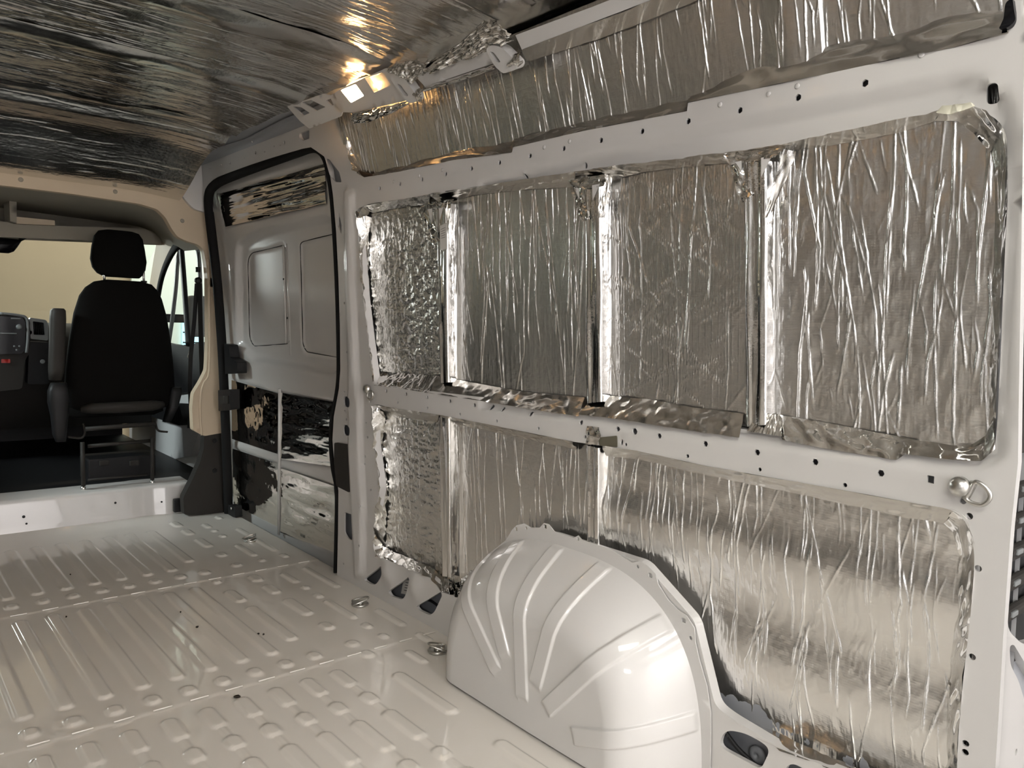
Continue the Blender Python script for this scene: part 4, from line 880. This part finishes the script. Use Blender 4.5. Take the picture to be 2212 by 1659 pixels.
# passenger door
XD = 0.95
def XPp(pts): return [tuple(atX(a, b, XD)[[1, 2]]) for a, b in pts]
mx_ = lambda y, z, d=0.0: (XD + d, y, z)
dr = structure(bpy.data.objects.new('door_2', None)); COL.objects.link(dr); dr.location = (XD, 5.0, 0.0)
plate('door_panel_upper', XPp([(330, 742), (390, 746), (448, 738), (452, 840), (330, 860)]), [], mx_, M_BLACK, dr, 0.08, None, 0.05)
plate('door_panel_lower', XPp([(330, 800), (440, 812), (440, 860), (425, 930), (405, 985), (330, 1000)]), [], lambda y, z, d=0: (XD + 0.02 + d, y, z), M_PALE, dr, 0.08, None, 0.05)
plate('armrest', XPp([(345, 868), (405, 872), (412, 900), (405, 918), (380, 910), (345, 900)]), [], lambda y, z, d=0: (XD - 0.05 + d, y, z), M_BLACK, dr, 0.08, None, 0.06)
tube('frame_seal', smoothpath([atX(a, b, XD - 0.02) for a, b in ((336, 680), (343, 630), (352, 590), (368, 552), (386, 526), (400, 519))], 6), 0.030, M_RUBBER, dr, 10, False, 0.5)
tube('window_frame', smoothpath([atX(a, b, XD + 0.01) for a, b in ((364, 745), (372, 690), (380, 620), (384, 565), (392, 535), (408, 524), (420, 528), (428, 545), (432, 600), (436, 745))], 6), 0.020, M_SILVER, dr, 10, False, 0.6)
tube('window_divider', smoothpath([atX(a, b, XD) for a, b in ((391, 528), (396, 590), (402, 670), (407, 746))], 6), 0.030, M_BLACK, dr, 10, False, 0.5)
tube('frame_top', smoothpath([atX(a, b, XD) for a, b in ((391, 534), (400, 526), (410, 522), (418, 528))], 4), 0.028, M_BLACK, dr, 10, False, 0.5)
plate('window_pane', XPp([(360, 745), (378, 640), (388, 550), (408, 530), (426, 545), (436, 745)]), [], lambda y, z, d=0: (XD + 0.02, y, z), M_GLASS, dr, 0.1, None, 0)
plate('lower_skin', [(4.25, -0.2), (6.6, -0.2), (6.6, 0.92), (4.25, 0.88)], [], lambda y, z, d=0: (XD + 0.09 + d, y, z), M_SKIN, dr, 0.5, None, 0.01)
cl = structure(link('wall_cab_left', [(-0.98, 4.25, -0.2), (-0.98, 6.7, -0.2), (-0.98, 6.7, 0.95), (-0.98, 4.25, 0.95)], [(0, 1, 2, 3)], M_BLACK, None, False))
cf = structure(link('floor_cab', [(-0.97, 4.44, 0.150), (0.97, 4.44, 0.150), (0.97, 6.5, 0.150), (-0.97, 6.5, 0.150)], [(0, 1, 2, 3)], M_BLACK, None, False))
structure(slab('wall_cab_bulkhead', (0, 6.55, 0.45), (1.94, 0.05, 1.05), M_BLACK))
# wing mirror outside the door window
mr = thing('wing_mirror', atX(392, 760, 1.15), 'grey wing mirror seen through the passenger door window', 'mirror')
c = atX(386, 688, 1.16); rbox('mirror_arm', c, (0.2, 0.04, 0.06), M_BLACK, mr, 0.012); rbox('mirror_shell', c + np.array([0.14, 0.0, 0.02]), (0.16, 0.10, 0.30), M_SILVER, mr, 0.03, 3, None, True)
# seat belt
sb = thing('seat_belt', atY(418, 930, 4.5), 'black passenger seat belt hanging from the door pillar guide', 'seat belt')
tube('guide_top', [atY(428, 577, 4.36), atY(428, 588, 4.36)], 0.013, M_BLACK, sb, 10)
lathe('guide_ring', [(0.01, -0.014), (0.018, -0.010), (0.018, 0.010), (0.01, 0.014)], atY(428, 606, 4.36), (0, 1, 0), M_BLACK, sb, 14)
tube('anchor_rod', [atY(429, 545, 4.37), atY(429, 580, 4.37)], 0.003, M_DGREY, sb, 6)
def strap(name, pts, wd, y0, y1, m_):
    L_ = []; R_ = []
    for i, (a, b) in enumerate(pts):
        y = y0 + (y1 - y0) * i / (len(pts) - 1); L_.append(atY(a - wd / 2, b, y)); R_.append(atY(a + wd / 2, b, y))
    return ribbon(name, [L_, R_], m_, sb, 30, 3, 0)
strap('webbing', [(425, 612), (420, 690), (412, 770), (410, 830), (412, 880), (409, 925)], 9, 4.36, 4.52, M_BLACK)
strap('webbing', [(431, 612), (433, 700), (436, 800), (438, 828)], 10, 4.36, 4.33, M_RUBBER)
tube('tongue', [atY(405, 771, 4.44), atY(409, 759, 4.44), atY(411, 762, 4.44), atY(407, 774, 4.44), atY(405, 771, 4.44)], 0.003, M_CHROME, sb, 6)

# passenger seat
YS = 4.60
seat = thing('passenger_seat', atY(255, 1050, YS), 'black fabric passenger seat seen from behind, headrest up', 'seat')
def ring(l, r, py, y, hd, n=28, ex=3.2):
    a = atY(l, py, y); b = atY(r, py, y); c = (a + b) / 2; hx = (b[0] - a[0]) / 2; out = []
    for k in range(n):
        t = 2 * math.pi * k / n; cx, sy = math.cos(t), math.sin(t)
        out.append((c[0] + hx * math.copysign(abs(cx) ** (2 / ex), cx), y + hd + hd * math.copysign(abs(sy) ** (2 / ex), sy), c[2]))
    return out
loft('backrest', [ring(*q) for q in ((232, 310, 606, YS, .035), (208, 332, 611, YS - .005, .05), (190, 346, 624, YS - .01, .06), (178, 356, 642, YS - .01, .07), (166, 367, 680, YS - .01, .075), (156, 377, 740, YS - .01, .08), (149, 383, 800, YS, .085), (146, 386, 850, YS + .01, .085), (152, 382, 876, YS + .015, .08), (170, 366, 884, YS + .02, .06))], M_FABRIC, seat)
loft('headrest', [ring(*q) for q in ((232, 290, 498, YS + .02, .03), (217, 304, 501, YS + .01, .045), (209, 313, 512, YS, .055), (204, 318, 535, YS, .06), (201, 322, 562, YS, .06), (205, 319, 580, YS, .055), (214, 312, 592, YS + .005, .045), (228, 304, 599, YS + .01, .035))], M_FABRIC, seat)
for a, b in (((224, 580), (226, 612)), ((310, 582), (311, 614))):
    tube('headrest_post', [atY(*a, YS + 0.03), atY(*b, YS + 0.03)], 0.0065, M_CHROME, seat, 10)
    lathe('post_collar', [(0.016, -0.004), (0.016, 0.006)], atY(b[0], 609, YS + 0.03), (0, 0, 1), M_BLACK, seat, 12)
loft('cushion', [[(x + c[0], y, z) for x, z in [(-0.26, -0.05), (-0.24, 0.05), (0.24, 0.06), (0.26, -0.04), (0.2, -0.07), (-0.2, -0.07)]] for c, y, z0 in ((atY(262, 880, YS), YS + 0.06, 0), (atY(262, 880, YS), YS + 0.5, 0)) for z in [0]] if False else [[(atY(262, 884, YS)[0] + sx, y, atY(262, 884, YS)[2] + sz) for sx, sz in ((-0.25, -0.03), (-0.23, 0.06), (0.23, 0.06), (0.25, -0.03), (0.2, -0.05), (-0.2, -0.05))] for y in (YS + 0.10, YS + 0.2, YS + 0.52)], M_FABRIC, seat)
tube('cushion_roll', [atY(176, 884, YS + 0.02), atY(200, 882, YS), atY(262, 880, YS), atY(330, 876, YS), atY(352, 874, YS + 0.02)], [0.02, 0.03, 0.032, 0.03, 0.02], M_DGREY, seat, 12)
for a, b in (((178, 955), (180, 1050)), ((329, 945), (329, 1036))):
    tube('leg', [atY(*a, YS - 0.08), atY(*b, YS - 0.1)], 0.016, M_DGREY, seat, 8, False, 0.7)
    lathe('foot_bolt', [(0.012, 0.0), (0.012, 0.02), (0.007, 0.022), (0.007, 0.04)], atY(b[0], b[1] + 10, YS - 0.1), (0, 0, 1), M_CHROME, seat, 12)
for a, b, r in (((185, 927), (336, 915), 0.012), ((190, 964), (325, 952), 0.010), ((190, 1037), (318, 1025), 0.006)):
    tube('cross_bar', [atY(*a, YS - 0.07), atY(*b, YS - 0.07)], r, M_DGREY, seat, 8)
tube('adjust_rod', smoothpath([atY(147, 944, YS), atY(175, 946, YS), atY(183, 935, YS), atY(180, 915, YS)], 5), 0.006, M_DGREY, seat, 8)
tube('adjust_rod', smoothpath([atY(336, 915, YS), atY(342, 930, YS), atY(362, 933, YS)], 5), 0.006, M_DGREY, seat, 8)
c = atY(255, 1010, YS + 0.25); rbox('tool_box', c, (0.36, 0.2, 0.16), M_BLACK, seat, 0.01)
for px in (225, 290): rbox('box_latch', atY(px, 1000, YS + 0.14), (0.05, 0.02, 0.03), M_DGREY, seat, 0.004)
# folded-up armrest and recliner cover on the left side of the seat
loft('armrest', [ring(*q) for q in ((118, 140, 666, YS - .02, .03), (113, 145, 671, YS - .03, .045), (112, 146, 690, YS - .03, .05), (111, 144, 740, YS - .02, .05), (109, 142, 800, YS - .02, .05), (110, 136, 822, YS - .01, .045))], M_DGREY, seat)
loft('recliner_cover', [ring(*q) for q in ((112, 146, 828, YS - .02, .03), (106, 152, 845, YS - .03, .04), (106, 153, 870, YS - .03, .04), (112, 150, 900, YS - .02, .035), (116, 146, 940, YS - .02, .03), (122, 144, 955, YS - .01, .02))], M_BLACK, seat)
loft('side_cover', [ring(*q) for q in ((372, 394, 838, YS, .03), (370, 396, 850, YS, .04), (366, 388, 880, YS, .04), (356, 372, 912, YS, .03))], M_BLACK, seat)

# dashboard
db = thing('dashboard', (0.2, 5.6, 0.4), 'dark dashboard with radio, air vent and red hazard button', 'dashboard')
YD = 5.45
def dp_(pts, y=YD): return YPp(pts, y)
zt = atY(0, 690, YD)[2]
loft('dash_body', [[(x, y, z) for y, z in ((5.62, 0.35), (5.55, 0.7), (5.58, 0.9), (5.72, zt - 0.05), (6.0, zt - 0.02), (6.5, zt - 0.08), (6.5, 0.3))] for x in (-0.93, -0.6, 0.0, 0.6, 0.93)], M_DGREY, db)
plate('centre_stack', rounded(dp_([(-140, 672), (0, 678), (48, 682), (64, 690), (66, 760), (54, 778), (48, 840), (-140, 860)]), 0.02), [], py_(YD), M_DGREY, db, 0.06, None, 0.3)
rad_ = plate('radio', rounded(dp_([(-130, 678), (0, 683), (46, 685), (54, 695), (54, 755), (46, 764), (-130, 768)]), 0.01), [], py_(YD - 0.012), M_GLOSSB, db, 0.06, None, 0.012)
tube('silver_trim', smoothpath([atY(a, b, YD - 0.01) for a, b in ((0, 677), (40, 681), (58, 690), (60, 730), (57, 762))], 5), 0.008, M_SILVER, db, 8)
lathe('radio_knob', [(0.016, 0), (0.015, 0.012), (0.008, 0.014)], atY(41, 706, YD - 0.012), (0, -1, 0), M_SILVER, rad_, 16)
for p in ((31, 748), (42, 748), (36, 756)): lathe('radio_button', [(0.006, 0), (0.005, 0.004)], atY(*p, YD - 0.012), (0, -1, 0), M_SILVER, rad_, 10)
rbox('radio_strip', atY(15, 720, YD - 0.014), (0.10, 0.004, 0.006), M_SILVER, rad_, 0.001)
rbox('radio_glint', atY(34, 688, YD - 0.014), (0.05, 0.004, 0.008), M_SILVER, rad_, 0.002)
plate('hazard_button', rounded(dp_([(3, 776), (22, 776), (22, 784), (3, 784)], YD - 0.006), 0.003), [], py_(YD - 0.008), M_RED, db, 0.03, None, 0.008)
vt = plate('air_vent', rounded(dp_([(64, 686), (100, 691), (104, 700), (104, 736), (66, 732)]), 0.012), [rounded(dp_([(71, 694), (95, 697), (97, 724), (73, 723)]), 0.006)], py_(YD), M_SILVER, db, 0.03, None, 0.05)
for k in range(6): 
    a = atY(74 + 4 * k, 694, YD + 0.015); b = atY(75 + 4.2 * k, 724, YD + 0.015); tube('vent_blade', [a, b], 0.0035, M_BLACK, vt, 6)
plate('vent_back', dp_([(70, 692), (98, 695), (99, 727), (71, 726)], YD + 0.04), [], py_(YD + 0.04), M_GLOSSB, vt, 0.05, None, 0)
plate('lower_console', rounded(dp_([(64, 738), (110, 740), (112, 790), (106, 830), (60, 830)]), 0.015), [], py_(YD + 0.01), M_BLACK, db, 0.05, None, 0.2)
lathe('socket_ring', [(0.014, 0), (0.013, 0.006), (0.009, 0.006)], atY(92, 781, YD + 0.008), (0, -1, 0), M_SILVER, db, 16)
# interior mirror
im = thing('rear_view_mirror', atY(10, 545, 5.45), 'dark rounded interior mirror hanging below the overhead shelf', 'mirror')
loft('mirror_shell', [ring(*q) for q in ((-90, 20, 543, 5.45, .02), (-95, 32, 538, 5.44, .03), (-98, 40, 528, 5.44, .035), (-98, 46, 518, 5.44, .03), (-96, 50, 512, 5.45, .02))], M_GLOSSB, im)
tube('mirror_stem', [atY(45, 517, 5.46), atY(62, 508, 5.56)], 0.012, M_BLACK, im, 8)

# ================================================================== TIE-DOWN RINGS AND SMALL THINGS
def d_ring(P, nrm, up, w_, h_, r):
    """closed D of wire: straight bar at P, bow towards up"""
    n = Vector(nrm).normalized(); u = Vector(up).normalized(); s = n.cross(u).normalized(); c = Vector(P); pts = []
    pts += [c - s * w_ * 0.5 * f for f in (-1, -0.5, 0, 0.5, 1)]
    for k in range(1, 16):
        t = math.pi * k / 16; pts.append(c - s * (w_ * 0.5 * math.cos(t)) * 1.0 + u * (h_ * math.sin(t) ** 0.8))
    return [tuple(p) for p in pts]
def tie_floor(px, py, label, rot):
    p = atZ(px, py, 0.0); t = thing('tie_down_ring', p, label, 'tie-down ring')
    lathe('cup', [(0.030, -0.004), (0.034, 0.002), (0.030, 0.006), (0.022, 0.004), (0.014, 0.001)], p, (0, 0, 1), M_CHROME, t, 24)
    lathe('bolt', [(0.012, 0.0), (0.012, 0.007), (0.006, 0.010)], p, (0, 0, 1), M_CHROME, t, 12)
    d = (math.cos(rot), math.sin(rot)); u = (d[0], d[1], 0.28)
    tube('ring', d_ring((p[0] - d[0] * 0.028, p[1] - d[1] * 0.028, 0.008), (-d[0] * 0.3, -d[1] * 0.3, 1), u, 0.05, 0.062, 0.003), 0.0034, M_CHROME, t, 8, True)
tie_floor(540, 1167, 'steel tie-down ring on the floor beside the sliding door', 0.2)
tie_floor(778, 1305, 'steel tie-down ring on the floor beside the triangular sill holes', -0.4)
tie_floor(945, 1405, 'steel tie-down ring on the floor half hidden by the wheel arch', 2.6)
t = thing('tie_down_ring', w3(2080, 1048, -0.01), 'steel D-ring with round knob on the rear post below the bright foil panel', 'tie-down ring')
k_ = w3(2079, 1049, -0.001); lathe('knob', [(0.006, 0.0), (0.014, 0.004), (0.0185, 0.012), (0.0175, 0.020), (0.012, 0.027), (0.005, 0.030)], k_, (-1, 0, 0), M_CHROME, t, 24)
A = w3(2094, 1066, -0.012); tube('ring', smoothpath([w3(*q, -0.012) for q in ((2087, 1077), (2095, 1062), (2104, 1044), (2112, 1042), (2126, 1050), (2138, 1066), (2136, 1080), (2122, 1090), (2104, 1088))], 5, True), 0.0042, M_CHROME, t, 8, True)
tube('hinge_bar', [w3(2085, 1078, -0.008), w3(2104, 1042, -0.008)], 0.0065, M_CHROME, t, 8)
t = thing('tie_down_ring', w3(799, 860, -0.01), 'small steel tie-down ring on the door pillar at the front end of the waist rail', 'tie-down ring')
lathe('knob', [(0.004, 0.0), (0.016, 0.006), (0.018, 0.014), (0.012, 0.024)], w3(799, 840, -0.001), (-1, 0, 0), M_CHROME, t, 18)
tube('ring', smoothpath([w3(*q, -0.014) for q in ((795, 846), (803, 846), (805, 854), (803, 861), (799, 863), (795, 860), (793, 853))], 5, True), 0.0045, M_CHROME, t, 8, True)
tag(tube('wiring_cable', smoothpath([w3(752, 352, 0.02), w3(756, 372, 0.02), w3(775, 375, 0.015), w3(795, 380, 0.012), w3(815, 384, 0.02)], 6), 0.011, M_BROWN, None, 10), 'dark brown wiring sleeve showing below the front end of the top foil strip', 'cable')
tag(tube('wiring_cable', smoothpath([w3(1534, 1531, 0.015), w3(1560, 1570, 0.016), w3(1590, 1612, 0.018), w3(1618, 1640, 0.022), w3(1640, 1662, 0.03)], 6), 0.0055, M_BLACK, None, 10), 'thin black cable crossing the sill hole behind the wheel arch', 'cable')
tag(tube('wiring_cable', smoothpath([w3(905, 1298, 0.045), w3(925, 1296, 0.045), w3(945, 1308, 0.045), w3(958, 1325, 0.045)], 6), 0.005, M_BLACK, None, 8), 'black cable inside the triangular sill hole nearest the wheel arch', 'cable')
lb = thing('paper_label', w3(875, 1290, 0.04), 'white printed paper label inside the middle triangular sill hole', 'label')
Q = [w3(872, 1252, 0.04), w3(886, 1254, 0.04), w3(880, 1285, 0.045), w3(866, 1282, 0.045)]; quad('label_sheet', Q, M_PAPER, lb)
for k in range(4):
    f = 0.15 + 0.18 * k; A = Q[0] + (Q[3] - Q[0]) * f; B = Q[1] + (Q[2] - Q[1]) * f; e = (Q[3] - Q[0]) * 0.05; o = np.array([-0.0008, 0, 0])
    quad('print_line', [A * 0.6 + B * 0.4 + o, A * 0.15 + B * 0.85 + o, A * 0.15 + B * 0.85 + e + o, A * 0.6 + B * 0.4 + e + o], M_INK, lb)

tag(plate('masking_tape', rounded(WP([(2020, 243), (2034, 229), (2060, 226), (2099, 221), (2106, 229), (2072, 241), (2048, 247)], -0.006), 0.003), [], lambda y, z, d: mw(y, z, d - 0.006), M_MASK, None, 0.02, lambda P: 0.002 * np.sin(P[:, 0] * 300), 0.002), 'small cream masking tape scrap above the top corner of the bright rear foil panel', 'tape')
tag(plate('black_grommet', rounded(WP([(2156, 64), (2168, 30), (2176, 6), (2190, -4), (2191, 44), (2178, 62)], -0.012), 0.006), [], lambda y, z, d: mw(y, z, d - 0.012), M_GLOSSB, None, 0.02, lambda P: 0.006 * np.sin(P[:, 1] * 140), 0.012), 'glossy black plastic piece at the rear end of the top foil strip', 'plastic piece')
